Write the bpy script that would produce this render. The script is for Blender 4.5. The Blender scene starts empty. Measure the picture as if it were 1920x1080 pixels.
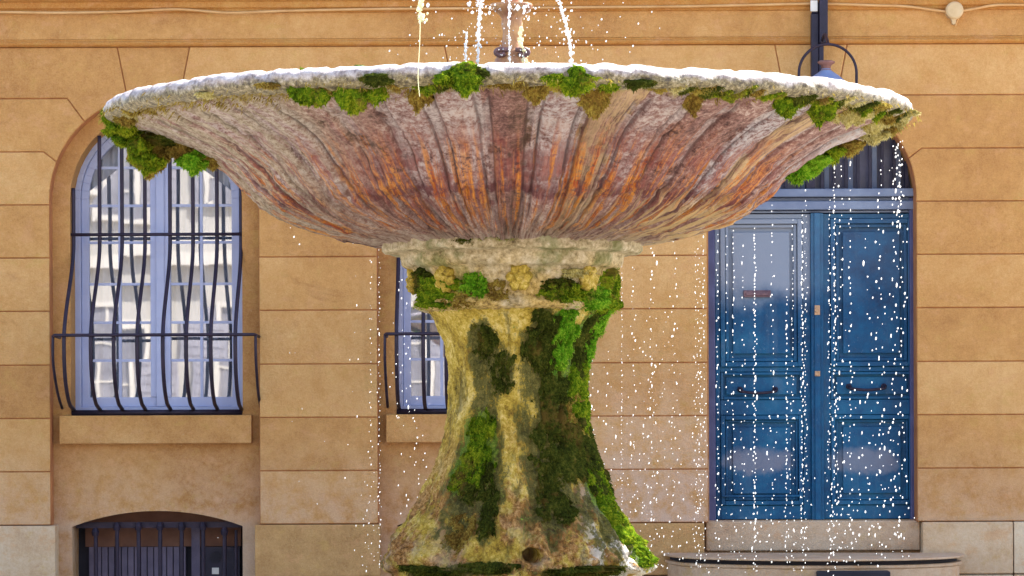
import bpy, bmesh, math, random
from mathutils import Vector, noise, Matrix
rnd = random.Random(7)
PI = math.pi
sc = bpy.context.scene
C = sc.collection

# ------------------------------------------------------------------ camera constants
F = 5600.0            # focal length in photo pixels (1920 wide)
HY = 750.0            # horizon row
EYE = 1.7
DF = 10.4             # camera to fountain axis
DW = 22.8             # camera to facade face
WY = DW - DF          # facade face y

# ------------------------------------------------------------------ mesh helper
class MB:
    def __init__(s):
        s.v = []; s.f = []; s.attr = {}; s.tip = []
    def add(s, vs, fs):
        o = len(s.v); s.v.extend(vs); s.f.extend([tuple(i + o for i in f) for f in fs]); return s
    def box(s, x0, x1, y0, y1, z0, z1):
        vs = [(x0,y0,z0),(x1,y0,z0),(x1,y1,z0),(x0,y1,z0),(x0,y0,z1),(x1,y0,z1),(x1,y1,z1),(x0,y1,z1)]
        return s.add(vs, [(0,3,2,1),(4,5,6,7),(0,1,5,4),(1,2,6,5),(2,3,7,6),(3,0,4,7)])
    def prism(s, poly, y0, y1):
        """poly: (x,z) outline, extruded from front y0 to back y1"""
        n = len(poly)
        a = sum(poly[i][0]*poly[(i+1)%n][1]-poly[(i+1)%n][0]*poly[i][1] for i in range(n))
        if a < 0: poly = poly[::-1]
        vs = [(x,y0,z) for x,z in poly] + [(x,y1,z) for x,z in poly]
        fs = [tuple(range(n)), tuple(range(2*n-1, n-1, -1))]
        for i in range(n):
            j = (i+1) % n
            fs.append((i, n+i, n+j, j))
        return s.add(vs, fs)
    def tube(s, pts, r, seg=8, cap=True):
        pts = [Vector(p) for p in pts]; n = len(pts); vs = []; fs = []
        rr = r if isinstance(r, (list, tuple)) else [r]*n
        ref = Vector((0,0,1)); prev = None
        for i, p in enumerate(pts):
            t = (pts[min(i+1,n-1)] - pts[max(i-1,0)]).normalized()
            if prev is None:
                a = t.cross(ref)
                if a.length < .2: a = t.cross(Vector((1,0,0)))
            else:
                a = prev - t*prev.dot(t)
            a.normalize(); prev = a.copy(); b = t.cross(a)
            for k in range(seg):
                w = 2*PI*k/seg
                vs.append(tuple(p + (a*math.cos(w) + b*math.sin(w))*rr[i]))
        for i in range(n-1):
            for k in range(seg):
                k2 = (k+1) % seg
                fs.append((i*seg+k, i*seg+k2, (i+1)*seg+k2, (i+1)*seg+k))
        if cap:
            fs.append(tuple(range(seg-1,-1,-1))); fs.append(tuple((n-1)*seg+k for k in range(seg)))
        return s.add(vs, fs)
    def lathe(s, prof, seg=48, fn=None, cx=0, cy=0):
        n = len(prof); vs = []; fs = []
        for i,(r,z) in enumerate(prof):
            for k in range(seg):
                th = 2*PI*k/seg
                q = fn(r, z, th) if fn else (r, z)
                vs.append((cx+q[0]*math.sin(th), cy-q[0]*math.cos(th), q[1]))
        for i in range(n-1):
            for k in range(seg):
                k2 = (k+1) % seg
                fs.append((i*seg+k, (i+1)*seg+k, (i+1)*seg+k2, i*seg+k2))
        return s.add(vs, fs)
    def build(s, name, mat, parent=None, smooth=False, bevel=0, loc=None):
        me = bpy.data.meshes.new(name)
        me.from_pydata([tuple(v) for v in s.v], [], s.f)
        if s.tip: s.attr['tip'] = ('FLOAT', s.tip + [0.0]*(len(s.v)-len(s.tip)))
        for an, (typ, data) in s.attr.items():
            a = me.attributes.new(an, typ, 'POINT')
            key = 'vector' if typ == 'FLOAT_VECTOR' else 'value'
            a.data.foreach_set(key, data)
        if smooth:
            me.polygons.foreach_set('use_smooth', [True]*len(me.polygons))
        me.update()
        o = bpy.data.objects.new(name, me); C.objects.link(o)
        if mat: me.materials.append(mat)
        if parent: o.parent = parent
        if loc: o.location = loc
        if bevel:
            m = o.modifiers.new('bevel', 'BEVEL'); m.width = bevel; m.segments = 2
            m.limit_method = 'ANGLE'; m.angle_limit = math.radians(35)
        return o

def tag(o, label=None, cat=None, group=None, kind=None):
    if label: o['label'] = label
    if cat: o['category'] = cat
    if group: o['group'] = group
    if kind: o['kind'] = kind
    return o
def empty(name, loc=(0,0,0)):
    o = bpy.data.objects.new(name, None); C.objects.link(o); o.location = loc; return o

def sstep(a, b, x):
    t = max(0.0, min(1.0, (x-a)/(b-a))); return t*t*(3-2*t)
def interp(tab, x):
    if x <= tab[0][0]: return tab[0][1]
    for (x0,y0),(x1,y1) in zip(tab, tab[1:]):
        if x <= x1: return y0 + (y1-y0)*(x-x0)/(x1-x0)
    return tab[-1][1]
def spline(pts, n):
    """Catmull-Rom through pts -> n samples"""
    P = [Vector(p) for p in pts]; out = []
    m = len(P)-1
    for i in range(n):
        u = i*m/(n-1); k = min(int(u), m-1); t = u-k
        a = P[max(k-1,0)]; b = P[k]; c = P[k+1]; d = P[min(k+2,m)]
        out.append(.5*((2*b)+(c-a)*t+(2*a-5*b+4*c-d)*t*t+(3*b-a-3*c+d)*t**3))
    return out
def fbm(p, o=4):
    return noise.fractal(p, 1.0, 2.0, o)

# ------------------------------------------------------------------ material helper
class G:
    def __init__(s, name):
        s.m = bpy.data.materials.new(name); s.m.use_nodes = True
        s.nt = s.m.node_tree; s.nt.nodes.clear()
        s.out = s.N('ShaderNodeOutputMaterial')
        s._tc = None
    def N(s, t): return s.nt.nodes.new(t)
    def L(s, a, b): s.nt.links.new(a, b)
    def inp(s, sock, v):
        if isinstance(v, bpy.types.NodeSocket): s.L(v, sock)
        elif isinstance(v, (tuple, list)) and len(v) == 3 and sock.type == 'RGBA': sock.default_value = (*v, 1)
        else: sock.default_value = v
    def obj(s):
        if not s._tc: s._tc = s.N('ShaderNodeTexCoord')
        return s._tc.outputs['Object']
    def attr(s, n, o='Fac'):
        a = s.N('ShaderNodeAttribute'); a.attribute_name = n; return a.outputs[o]
    def map(s, vec, sc_):
        m = s.N('ShaderNodeMapping'); s.L(vec, m.inputs[0]); m.inputs['Scale'].default_value = sc_; return m.outputs[0]
    def noise(s, scale, detail=6, rough=.6, vec=None, dist=0):
        n = s.N('ShaderNodeTexNoise'); s.L(vec or s.obj(), n.inputs['Vector'])
        n.inputs['Scale'].default_value = scale; n.inputs['Detail'].default_value = detail
        n.inputs['Roughness'].default_value = rough; n.inputs['Distortion'].default_value = dist
        return n.outputs['Fac']
    def ramp(s, fac, stops):
        r = s.N('ShaderNodeValToRGB'); s.inp(r.inputs[0], fac); e = r.color_ramp.elements
        while len(e) < len(stops): e.new(.5)
        for k,(p,c) in enumerate(stops):
            e[k].position = p; e[k].color = (*c,1) if len(c)==3 else c
        return r.outputs[0]
    def mix(s, fac, a, b, mode='MIX'):
        m = s.N('ShaderNodeMix'); m.data_type = 'RGBA'; m.blend_type = mode
        s.inp(m.inputs[0], fac); s.inp(m.inputs[6], a); s.inp(m.inputs[7], b); return m.outputs[2]
    def math(s, op, a, b=0.0, clamp=False):
        m = s.N('ShaderNodeMath'); m.operation = op; m.use_clamp = clamp
        s.inp(m.inputs[0], a); s.inp(m.inputs[1], b); return m.outputs[0]
    def mr(s, v, a, b, c=0.0, d=1.0):
        m = s.N('ShaderNodeMapRange'); m.interpolation_type = 'SMOOTHSTEP'
        s.inp(m.inputs[0], v)
        for i,x in enumerate((a,b,c,d)): m.inputs[i+1].default_value = x
        return m.outputs[0]
    def xyz(s, vec):
        n = s.N('ShaderNodeSeparateXYZ'); s.L(vec, n.inputs[0]); return n.outputs
    def island(s):
        return s.N('ShaderNodeNewGeometry').outputs['Random Per Island']
    def bsdf(s, col, rough=.8, metal=0, bump=None, bstr=.3, bdist=.01, spec=None, **kw):
        b = s.N('ShaderNodeBsdfPrincipled'); s.inp(b.inputs['Base Color'], col)
        s.inp(b.inputs['Roughness'], rough); b.inputs['Metallic'].default_value = metal
        if spec is not None: b.inputs['Specular IOR Level'].default_value = spec
        for k,v in kw.items(): s.inp(b.inputs[k], v)
        if bump is not None:
            n = s.N('ShaderNodeBump'); n.inputs['Strength'].default_value = bstr; n.inputs['Distance'].default_value = bdist
            s.L(bump, n.inputs['Height']); s.L(n.outputs[0], b.inputs['Normal'])
        s.L(b.outputs[0], s.out.inputs[0]); s.b = b
        return s.m

def plain(name, a, b, scale=8, rough=.6, bstr=.2, bscale=40, metal=0, spec=None, bdist=.004):
    g = G(name); n = g.noise(scale)
    return g.bsdf(g.ramp(n, [(.3,a),(.7,b)]), rough, metal, g.noise(bscale,6), bstr, bdist, spec)

# facade plaster-stone -----------------------------------------------------------
def facade_mat(name, dark, mid, light, pale=True, chan=.13):
    g = G(name)
    n1 = g.noise(.9, 7, .62); n2 = g.noise(7, 8, .7); n3 = g.noise(38, 5, .75)
    f = g.math('ADD', g.math('MULTIPLY', n1, .40), g.math('ADD', g.math('MULTIPLY', n2, .34), g.math('MULTIPLY', n3, .26)))
    f = g.math('ADD', f, g.math('MULTIPLY', g.math('SUBTRACT', g.island(), .5), chan))
    col = g.ramp(f, [(.32,dark),(.49,mid),(.65,light)])
    # pinkish and olive blotches of old limewash
    h1 = g.noise(3.2, 6, .7, g.map(g.obj(), (1,1,1.6)), .4); h2 = g.noise(16, 5, .7)
    hv = g.math('ADD', g.math('MULTIPLY', h1, .65), g.math('MULTIPLY', h2, .35))
    col = g.mix(g.mr(hv, .52, .62, 0, .45), col, (.66,.34,.15))
    col = g.mix(g.mr(hv, .46, .38, 0, .35), col, (.55,.345,.080))
    # rusty smears
    sm = g.mr(g.noise(1.7, 6, .65, g.map(g.obj(), (1,1,2.2)), .6), .6, .74)
    col = g.mix(g.math('MULTIPLY', sm, .55), col, (.36,.15,.045))
    # vertical rain streaks
    st = g.mr(g.noise(5, 4, .6, g.map(g.obj(), (1.0,1,.12))), .55, .75)
    col = g.mix(g.math('MULTIPLY', st, .22), col, (.34,.15,.05))
    if pale:
        x, y, z = g.xyz(g.obj())
        # washed-out damp stone low down, right of the middle window
        zone = g.math('MULTIPLY', g.mr(z, 2.4, .6), g.math('MULTIPLY', g.mr(x, .2, .9), g.mr(x, 2.6, 1.5)))
        zone2 = g.math('MULTIPLY', g.mr(z, 1.6, .5), .55)
        zn = g.math('MULTIPLY', g.math('MAXIMUM', zone, zone2), g.mr(n2, .32, .6))
        col = g.mix(g.math('MULTIPLY', zn, .9), col, (.66,.46,.35))
        low = g.math('MULTIPLY', g.mr(z, .84, .70), g.mr(n1, .42, .6))
        col = g.mix(g.math('MULTIPLY', low, .5), col, (.50,.42,.33))
    # pits and pale flecks
    pit = g.mr(g.noise(55, 3, .5), .66, .74)
    col = g.mix(g.math('MULTIPLY', pit, .35), col, (.62,.46,.26))
    gr_ = g.noise(95, 4, .8)
    col = g.mix(g.mr(gr_, .40, .60, 0, .32), g.mix(.22, col, (.20,.08,.02)), g.mix(.25, col, (.85,.62,.32)))
    bp = g.math('ADD', g.math('MULTIPLY', g.noise(70, 6, .7), .7), g.noise(9, 5, .6))
    return g.bsdf(col, .88, 0, bp, .7, .012, .25)
M = {}
M['wall'] = facade_mat('ochre_stone', (.38,.160,.045), (.585,.298,.092), (.735,.435,.175))
M['band'] = facade_mat('orange_stone', (.36,.125,.022), (.50,.21,.042), (.62,.33,.09), False)
M['plinth'] = facade_mat('pale_stone', (.44,.24,.11), (.66,.47,.29), (.78,.64,.45), False, .2)
M['plinth_ochre'] = facade_mat('tan_stone', (.36,.18,.06), (.56,.32,.12), (.68,.45,.22), False, .2)
M['step'] = facade_mat('step_stone', (.44,.27,.16), (.63,.45,.30), (.76,.60,.43), False, .2)
M['pale_wall'] = plain('pale_render', (.33,.31,.28), (.42,.39,.35), 1.2, .9, .2)
M['pale_trim'] = plain('pale_trim', (.46,.43,.38), (.54,.50,.45), 2, .9, .1)
M['grey_shutter'] = plain('grey_shutter', (.20,.19,.22), (.28,.27,.30), 3, .6, .1)
M['opp_pane'] = plain('grey_pane', (.12,.115,.13), (.24,.23,.25), 2.2, .3, .05)
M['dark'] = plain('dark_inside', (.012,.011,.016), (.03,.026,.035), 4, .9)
M['room'] = plain('room_plaster', (.10,.09,.085), (.14,.125,.115), 2, .9)
M['sash'] = plain('lavender_paint', (.38,.41,.60), (.50,.53,.70), 3, .45, .15, 90)
M['iron'] = plain('wrought_iron', (.012,.007,.020), (.032,.018,.036), 14, .55, .3, 120, .3)
M['iron_blue'] = plain('painted_iron', (.008,.006,.018), (.022,.017,.042), 9, .5, .3, 80, .2)
M['lamp_blue'] = plain('lamp_enamel', (.11,.17,.33), (.20,.28,.45), 6, .45, .2)
M['lamp_rust'] = plain('lamp_rust', (.13,.055,.045), (.26,.12,.10), 20, .7, .3)
M['brass'] = plain('worn_brass', (.30,.17,.09), (.52,.33,.20), 20, .4, .2, 60, .4)
M['slot'] = plain('letter_slot', (.10,.05,.07), (.18,.10,.11), 20, .5, .2, 60, .2)
M['ceramic'] = plain('white_ceramic', (.60,.56,.50), (.75,.72,.66), 10, .5, .1)
M['cream_box'] = plain('cream_plastic', (.52,.36,.18), (.62,.45,.25), 12, .7, .2)
M['cable'] = plain('painted_cable', (.52,.27,.09), (.66,.40,.17), 8, .7, .2)
M['louvre'] = plain('grey_louvre', (.07,.055,.09), (.17,.135,.19), 5, .7, .2)
M['ochre_board'] = plain('ochre_board', (.115,.045,.025), (.19,.085,.05), 6, .8)
M['curtain'] = plain('net_curtain', (.50,.51,.56), (.64,.64,.67), 5, .9)
M['paving'] = plain('stone_paving', (.38,.33,.27), (.50,.44,.36), 1.5, .85, .3, 12)
M['pool'] = plain('pool_stone', (.25,.20,.14), (.42,.35,.25), 4, .85, .5, 20)

# door paint: weathered blue, painted-in reflected glare and two scrubbed smears on the lower panels
def door_mat(name, glare, smear_x=None):
    g = G(name)
    n1 = g.noise(1.8, 6, .6); n2 = g.noise(14, 6, .7)
    f = g.math('ADD', g.math('MULTIPLY', n1, .65), g.math('MULTIPLY', n2, .35))
    col = g.ramp(f, [(.36,(.002,.034,.095)),(.5,(.003,.070,.165)),(.66,(.012,.125,.235))])
    stk = g.mr(g.noise(9, 5, .65, g.map(g.obj(), (1,1,.08))), .52, .68)
    col = g.mix(g.math('MULTIPLY', stk, .3), col, (.07,.14,.22))
    scf = g.mr(g.noise(30, 5, .8), .60, .68)
    col = g.mix(g.math('MULTIPLY', scf, .45), col, (.16,.22,.30))
    x, y, z = g.xyz(g.obj())
    if glare:
        # grey reflected glare painted over the top of the door
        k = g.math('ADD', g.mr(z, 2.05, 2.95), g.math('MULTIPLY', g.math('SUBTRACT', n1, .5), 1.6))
        col = g.mix(g.mr(k, .15, .75, 0, glare), col, (.26,.285,.34))
    if smear_x is not None:
        e = g.math('ADD', g.math('POWER', g.math('DIVIDE', g.math('SUBTRACT', x, smear_x), .27), 4.0),
                   g.math('POWER', g.math('DIVIDE', g.math('SUBTRACT', z, 1.22), .10), 2.0))
        e = g.math('ADD', e, g.math('MULTIPLY', g.math('SUBTRACT', g.noise(9,6,.7), .5), 2.6))
        col = g.mix(g.mr(e, 1.5, .2, 0, .62), col, (.25,.235,.27))
    return g.bsdf(col, g.mr(n2, .3, .7, .42, .62), 0, g.noise(60, 5, .6), .18, .004, .25)
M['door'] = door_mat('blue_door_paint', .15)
M['door_left'] = door_mat('glare_blue_paint', .85)
M['door_frame'] = plain('indigo_door_frame', (.035,.035,.11), (.075,.085,.20), 5, .5, .2)
M['transom'] = plain('greyed_blue_paint', (.10,.13,.22), (.20,.24,.33), 4, .5, .2)

def glass_mat():
    g = G('old_window_glass')
    gl = g.N('ShaderNodeBsdfGlossy'); gl.inputs['Roughness'].default_value = .015
    gl.inputs['Color'].default_value = (.93,.94,.97,1)
    tr = g.N('ShaderNodeBsdfTransparent'); tr.inputs['Color'].default_value = (.80,.83,.88,1)
    bp = g.N('ShaderNodeBump'); bp.inputs['Strength'].default_value = .022; bp.inputs['Distance'].default_value = .01
    g.L(g.noise(2.6, 2, .5), bp.inputs['Height']); g.L(bp.outputs[0], gl.inputs['Normal'])
    mx = g.N('ShaderNodeMixShader'); mx.inputs[0].default_value = .45
    g.L(tr.outputs[0], mx.inputs[1]); g.L(gl.outputs[0], mx.inputs[2]); g.L(mx.outputs[0], g.out.inputs[0])
    return g.m
M['glass'] = glass_mat()

def drop_mat(name, tint, yel=None):
    g = G(name)
    d = g.N('ShaderNodeBsdfDiffuse'); d.inputs[0].default_value = (*tint,1)
    t = g.N('ShaderNodeBsdfTranslucent'); t.inputs[0].default_value = (*tint,1)
    a = g.N('ShaderNodeMixShader'); a.inputs[0].default_value = .5
    g.L(d.outputs[0], a.inputs[1]); g.L(t.outputs[0], a.inputs[2])
    s_ = g.N('ShaderNodeBsdfGlossy'); s_.inputs['Roughness'].default_value = .25
    b = g.N('ShaderNodeMixShader'); b.inputs[0].default_value = .15
    g.L(a.outputs[0], b.inputs[1]); g.L(s_.outputs[0], b.inputs[2]); tp = g.N('ShaderNodeBsdfTransparent'); c = g.N('ShaderNodeMixShader'); c.inputs[0].default_value = .22
    g.L(b.outputs[0], c.inputs[1]); g.L(tp.outputs[0], c.inputs[2]); g.L(c.outputs[0], g.out.inputs[0])
    return g.m
M['drop'] = drop_mat('white_water', (.93,.95,.97))
M['drop_yellow'] = drop_mat('yellowish_water', (.93,.91,.60))
g = G('pool_water'); M['water'] = g.bsdf((.03,.05,.04), .05, 0, g.noise(6,3), .3, .02)

def moss_mat(name, stops, tip, scale=13):
    g = G(name)
    f = g.math('ADD', g.math('MULTIPLY', g.noise(scale,5,.7), .55), g.math('MULTIPLY', g.noise(scale*8,3,.75), .45))
    col = g.ramp(f, stops)
    br = g.mr(g.noise(scale*.55, 6, .7), .54, .64)
    col = g.mix(g.math('MULTIPLY', br, .7), col, (.16,.10,.028))
    col = g.mix(g.math('MULTIPLY', g.attr('tip'), g.mr(f, .38, .62, .25, .95)), col, tip)
    d = g.N('ShaderNodeBsdfDiffuse'); g.L(col, d.inputs[0])
    t = g.N('ShaderNodeBsdfTranslucent'); g.L(col, t.inputs[0])
    a = g.N('ShaderNodeMixShader'); a.inputs[0].default_value = .30
    g.L(d.outputs[0], a.inputs[1]); g.L(t.outputs[0], a.inputs[2]); g.L(a.outputs[0], g.out.inputs[0])
    return g.m
M['moss_green'] = moss_mat('green_moss', [(.38,(.022,.045,.004)),(.5,(.085,.165,.008)),(.62,(.26,.32,.018))], (.42,.46,.03))
M['moss_dark'] = moss_mat('dark_moss', [(.36,(.014,.016,.005)),(.52,(.045,.062,.010)),(.68,(.14,.13,.025))], (.15,.17,.025))
M['moss_bright'] = moss_mat('bright_moss', [(.36,(.030,.09,.005)),(.5,(.09,.27,.012)),(.64,(.26,.46,.03))], (.42,.58,.05))
M['moss_brown'] = moss_mat('brown_moss', [(.36,(.07,.035,.010)),(.5,(.22,.14,.03)),(.66,(.44,.36,.07))], (.50,.42,.10))
M['moss_straw'] = moss_mat('straw_moss', [(.34,(.20,.16,.04)),(.5,(.46,.40,.14)),(.68,(.66,.60,.28))], (.74,.70,.40))

# basin stone ---------------------------------------------------------------------
def basin_mat():
    g = G('basin_stone')
    s = g.attr('streak', 'Vector'); v = g.attr('vpos'); pid = g.attr('pid'); gr = g.attr('groove')
    x, y, z = g.xyz(g.obj())
    sk = g.noise(1.0, 8, .72, g.map(s, (26,26,2.6)), .7)
    fib = g.noise(1.0, 8, .75, g.map(s, (75,75,7)), .8)
    grain = g.noise(55, 7, .8); blot = g.noise(8, 8, .7)
    f = g.math('ADD', g.math('MULTIPLY', sk, .3), g.math('ADD', g.math('MULTIPLY', grain, .38), g.math('MULTIPLY', fib, .32)))
    up = g.mr(v, .40, .56)
    fu = g.math('ADD', g.math('MULTIPLY', grain, .55), g.math('MULTIPLY', blot, .45))
    f = g.math('ADD', g.math('MULTIPLY', f, g.math('SUBTRACT', 1.0, up)), g.math('MULTIPLY', fu, up))
    f = g.math('ADD', f, g.math('MULTIPLY', g.math('SUBTRACT', pid, .5), .10))
    col = g.ramp(f, [(.40,(.085,.036,.032)),(.46,(.25,.120,.105)),(.52,(.40,.235,.205)),(.585,(.70,.57,.52))])
    # lilac grey panels, more of them to the right; tan ones between
    blue = g.math('MULTIPLY', g.mr(pid, .52, .60), g.mr(g.math('ADD', v, g.math('MULTIPLY', blot, .3)), .52, .62))
    blue = g.math('MULTIPLY', blue, g.mr(x, -.35, .75, .45, .95))
    col = g.mix(g.math('MULTIPLY', blue, g.mr(grain, .38, .58)), col, g.ramp(grain, [(.42,(.30,.28,.33)),(.56,(.58,.55,.59))]))
    tan = g.math('MULTIPLY', g.mr(pid, .28, .22), g.mr(x, -.1, .5))
    col = g.mix(g.math('MULTIPLY', tan, g.mr(fib, .36, .56)), col, (.60,.42,.23))
    stp_ = g.math('MULTIPLY', g.attr('strip'), g.mr(blot, .40, .52))
    col = g.mix(g.math('MULTIPLY', stp_, .75), col, g.ramp(grain, [(.40,(.30,.24,.25)),(.58,(.66,.58,.58))]))
    # wine red band
    vb = g.math('ADD', v, g.math('MULTIPLY', g.math('SUBTRACT', sk, .5), .35))
    red = g.math('MULTIPLY', g.mr(blot, .44, .56), g.math('MULTIPLY', g.mr(vb, .26, .42), g.mr(vb, .80, .58)))
    col = g.mix(g.math('MULTIPLY', red, .8), col, g.ramp(fib, [(.38,(.11,.02,.03)),(.6,(.34,.09,.07))]))
    # dark ragged edge where the planks end
    vr = g.math('ADD', v, g.math('MULTIPLY', g.math('SUBTRACT', blot, .5), .28))
    ed = g.math('MULTIPLY', g.mr(vr, .42, .445), g.mr(vr, .53, .46))
    col = g.mix(g.math('MULTIPLY', ed, g.mr(sk, .40, .52, 0, .85)), col, (.13,.03,.04))
    # rust runs
    rn = g.noise(1.0, 7, .68, g.map(s, (30,30,1.5)), 1.1)
    rust = g.math('MULTIPLY', g.mr(rn, .488, .57), g.math('MULTIPLY', g.mr(vb, .10, .24), g.mr(vb, .78, .52)))
    rust = g.math('MULTIPLY', rust, g.mr(grain, .40, .52))
    col = g.mix(g.math('MULTIPLY', rust, .95), col, g.ramp(fib, [(.40,(.42,.07,.012)),(.56,(.72,.29,.04))]))
    # cream runs on the right low flank
    cr = g.math('MULTIPLY', g.mr(g.noise(1.0, 7, .68, g.map(s, (34,34,1.8)), .9), .48, .56), g.math('MULTIPLY', g.mr(v, .55, .30), g.mr(x, .0, .6)))
    col = g.mix(g.math('MULTIPLY', cr, .9), col, (.80,.58,.29))
    # grey-olive weathering on the left flank and lime near the neck
    lf = g.math('MULTIPLY', g.mr(x, -.30, -.90), g.mr(sk, .42, .52))
    col = g.mix(g.math('MULTIPLY', lf, .85), col, g.ramp(grain, [(.4,(.26,.20,.13)),(.58,(.60,.52,.39))]))
    nk = g.math('MULTIPLY', g.mr(v, .30, .04), g.mr(fib, .40, .56))
    col = g.mix(g.math('MULTIPLY', nk, .75), col, (.56,.45,.36))
    # lichen collar under the rim
    li = g.math('ADD', g.mr(v, .84, .95), g.math('MULTIPLY', g.math('SUBTRACT', g.noise(11,6,.7), .5), 1.9))
    lic = g.ramp(g.noise(34,6,.8), [(.36,(.05,.028,.010)),(.46,(.24,.17,.04)),(.56,(.40,.32,.13)),(.68,(.60,.54,.36))])
    col = g.mix(g.mr(li, .55, .9, 0, .92), col, lic)
    # shade of the creases painted near black, broken up by the grain
    ck = g.math('MULTIPLY', g.mr(gr, .3, .7), g.mr(grain, .40, .50))
    col = g.mix(g.math('MULTIPLY', ck, .5), col, (.06,.03,.04))
    dn = g.math('SUBTRACT', 1.0, g.math('MULTIPLY', up, .8))
    bp = g.math('ADD', g.math('MULTIPLY', grain, 1.0), g.math('MULTIPLY', g.math('ADD', fib, g.math('MULTIPLY', sk, .8)), dn))
    return g.bsdf(col, .7, 0, bp, .9, .022, .35)
M['basin'] = basin_mat()
def rim_mat():
    g = G('rim_stone')
    n = g.noise(14, 7, .75); n2 = g.noise(60, 5, .8); x, y, z = g.xyz(g.obj())
    f = g.math('ADD', g.math('MULTIPLY', n, .5), g.math('MULTIPLY', n2, .5))
    col = g.ramp(f, [(.36,(.13,.09,.085)),(.48,(.40,.34,.33)),(.60,(.62,.58,.58))])
    # moss stain creeping up from the lower edge
    zz = g.math('ADD', z, g.math('MULTIPLY', g.math('SUBTRACT', n, .5), .06))
    low = g.mr(zz, 2.701003, 2.676860)
    col = g.mix(g.math('MULTIPLY', low, .9), col, g.ramp(n2, [(.40,(.035,.024,.010)),(.48,(.13,.105,.035)),(.55,(.24,.20,.085)),(.64,(.44,.38,.27))]))
    return g.bsdf(col, .5, 0, f, .8, .02, .5)
M['rim'] = rim_mat()
def ped_mat(name, gold=1.0):
    g = G(name)
    a = g.noise(8, 8, .75); b = g.noise(62, 7, .85); c = g.noise(1.6, 6, .6)
    f = g.math('ADD', g.math('MULTIPLY', a, .5), g.math('MULTIPLY', b, .5))
    col = g.ramp(f, [(.38,(.09,.045,.012)),(.45,(.33,.225,.028)),(.51,(.57,.415,.060)),(.58,(.82,.66,.25))])
    x, y, z = g.xyz(g.obj())
    # rust brown foot
    rb = g.math('MULTIPLY', g.mr(z, 1.72, 1.30), g.mr(g.noise(9,6,.7), .42, .54))
    col = g.mix(g.math('MULTIPLY', rb, .85), col, g.ramp(b, [(.39,(.06,.020,.012)),(.5,(.33,.13,.035)),(.60,(.62,.36,.16))]))
    # pale lime at the foot, then its sunlit right side painted whiter
    lb = g.math('MULTIPLY', g.mr(z, 1.42, 1.20), g.mr(g.noise(6,6,.65), .52, .62))
    col = g.mix(g.math('MULTIPLY', lb, .4), col, (.58,.46,.30))
    wl = g.math('MULTIPLY', g.mr(x, .20, .30), g.math('MULTIPLY', g.mr(z, 1.52, 1.38), g.mr(g.noise(11,6,.7), .46, .54)))
    col = g.mix(g.math('MULTIPLY', wl, .85), col, (.72,.68,.60))
    # dark algae runs
    al = g.mr(g.noise(5, 6, .65, g.map(g.obj(), (1.6,1.6,.45)), .5), .56, .66)
    col = g.mix(g.math('MULTIPLY', al, .75), col, g.ramp(b, [(.38,(.028,.024,.010)),(.55,(.10,.095,.025)),(.68,(.22,.17,.06))]))
    mv = g.xyz(g.attr('mossv', 'Vector')); e_ = g.noise(13, 6, .7, g.map(g.obj(), (1,1,.35)))
    nz_ = g.math('ADD', g.math('MULTIPLY', g.math('SUBTRACT', e_, .5), 2.0), g.math('MULTIPLY', g.math('SUBTRACT', b, .5), 1.6))
    for ch,st in ((0,[(.38,(.022,.022,.006)),(.5,(.075,.080,.016)),(.63,(.22,.18,.045))]),(1,[(.38,(.035,.065,.008)),(.5,(.10,.19,.015)),(.63,(.27,.33,.04))]),(2,[(.38,(.04,.13,.01)),(.5,(.10,.30,.02)),(.63,(.28,.48,.05))])):
        col = g.mix(g.mr(g.math('ADD', mv[ch], nz_), .36, .56, 0, .95), col, g.ramp(b, st))
    return g.bsdf(col, .85, 0, g.math('ADD', a, g.math('MULTIPLY', b, .8)), .8, .02, .3)
M['ped'] = ped_mat('golden_mossy_stone')
def cap_mat():
    g = G('capital_stone')
    a = g.noise(12, 8, .72); b = g.noise(55, 6, .78)
    f = g.math('ADD', g.math('MULTIPLY', a, .5), g.math('MULTIPLY', b, .5))
    x, y, z = g.xyz(g.obj())
    col = g.ramp(f, [(.36,(.08,.055,.025)),(.45,(.34,.27,.15)),(.54,(.56,.47,.32)),(.64,(.74,.67,.53))])
    go = g.math('MULTIPLY', g.mr(z, 2.24, 2.10), g.mr(g.noise(5,5,.6), .36, .55))
    col = g.mix(g.math('MULTIPLY', go, .8), col, g.ramp(b, [(.38,(.14,.075,.015)),(.5,(.50,.33,.07)),(.63,(.70,.52,.19))]))
    gn = g.mr(g.noise(4.5,6,.65), .56, .66)
    col = g.mix(g.math('MULTIPLY', gn, .6), col, (.11,.14,.03))
    return g.bsdf(col, .85, 0, g.math('ADD', a, g.math('MULTIPLY', b, .8)), .8, .018, .3)
M['cap'] = cap_mat()
M['finial'] = plain('red_spout_stone', (.26,.09,.05), (.62,.33,.15), 18, .6, .5, 50)

# ------------------------------------------------------------------ pixel helpers
def Bp(px, py, d=0.0):                 # facade-local point at depth d behind the face
    k = (DW+d)/F
    return Vector(((px-960)*k, d, EYE+(HY-py)*k))
def bx(px, d=0.0): return (px-960)*(DW+d)/F
def bz(py, d=0.0): return EYE+(HY-py)*(DW+d)/F
def poly_off(poly, o):
    """shrink polygon by o"""
    n = len(poly)
    a = sum(poly[i][0]*poly[(i+1)%n][1]-poly[(i+1)%n][0]*poly[i][1] for i in range(n))
    if a < 0: poly = poly[::-1]
    out = []
    for i in range(n):
        p = Vector(poly[i]); a_ = Vector(poly[i-1]); b_ = Vector(poly[(i+1)%n])
        e1 = (p-a_).normalized(); e2 = (b_-p).normalized()
        n1 = Vector((-e1.y, e1.x)); n2 = Vector((-e2.y, e2.x))
        m = n1+n2; m = m/max(.35, m.dot(m)) * 2*1.0
        out.append(tuple(p + m*o))
    return out

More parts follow.
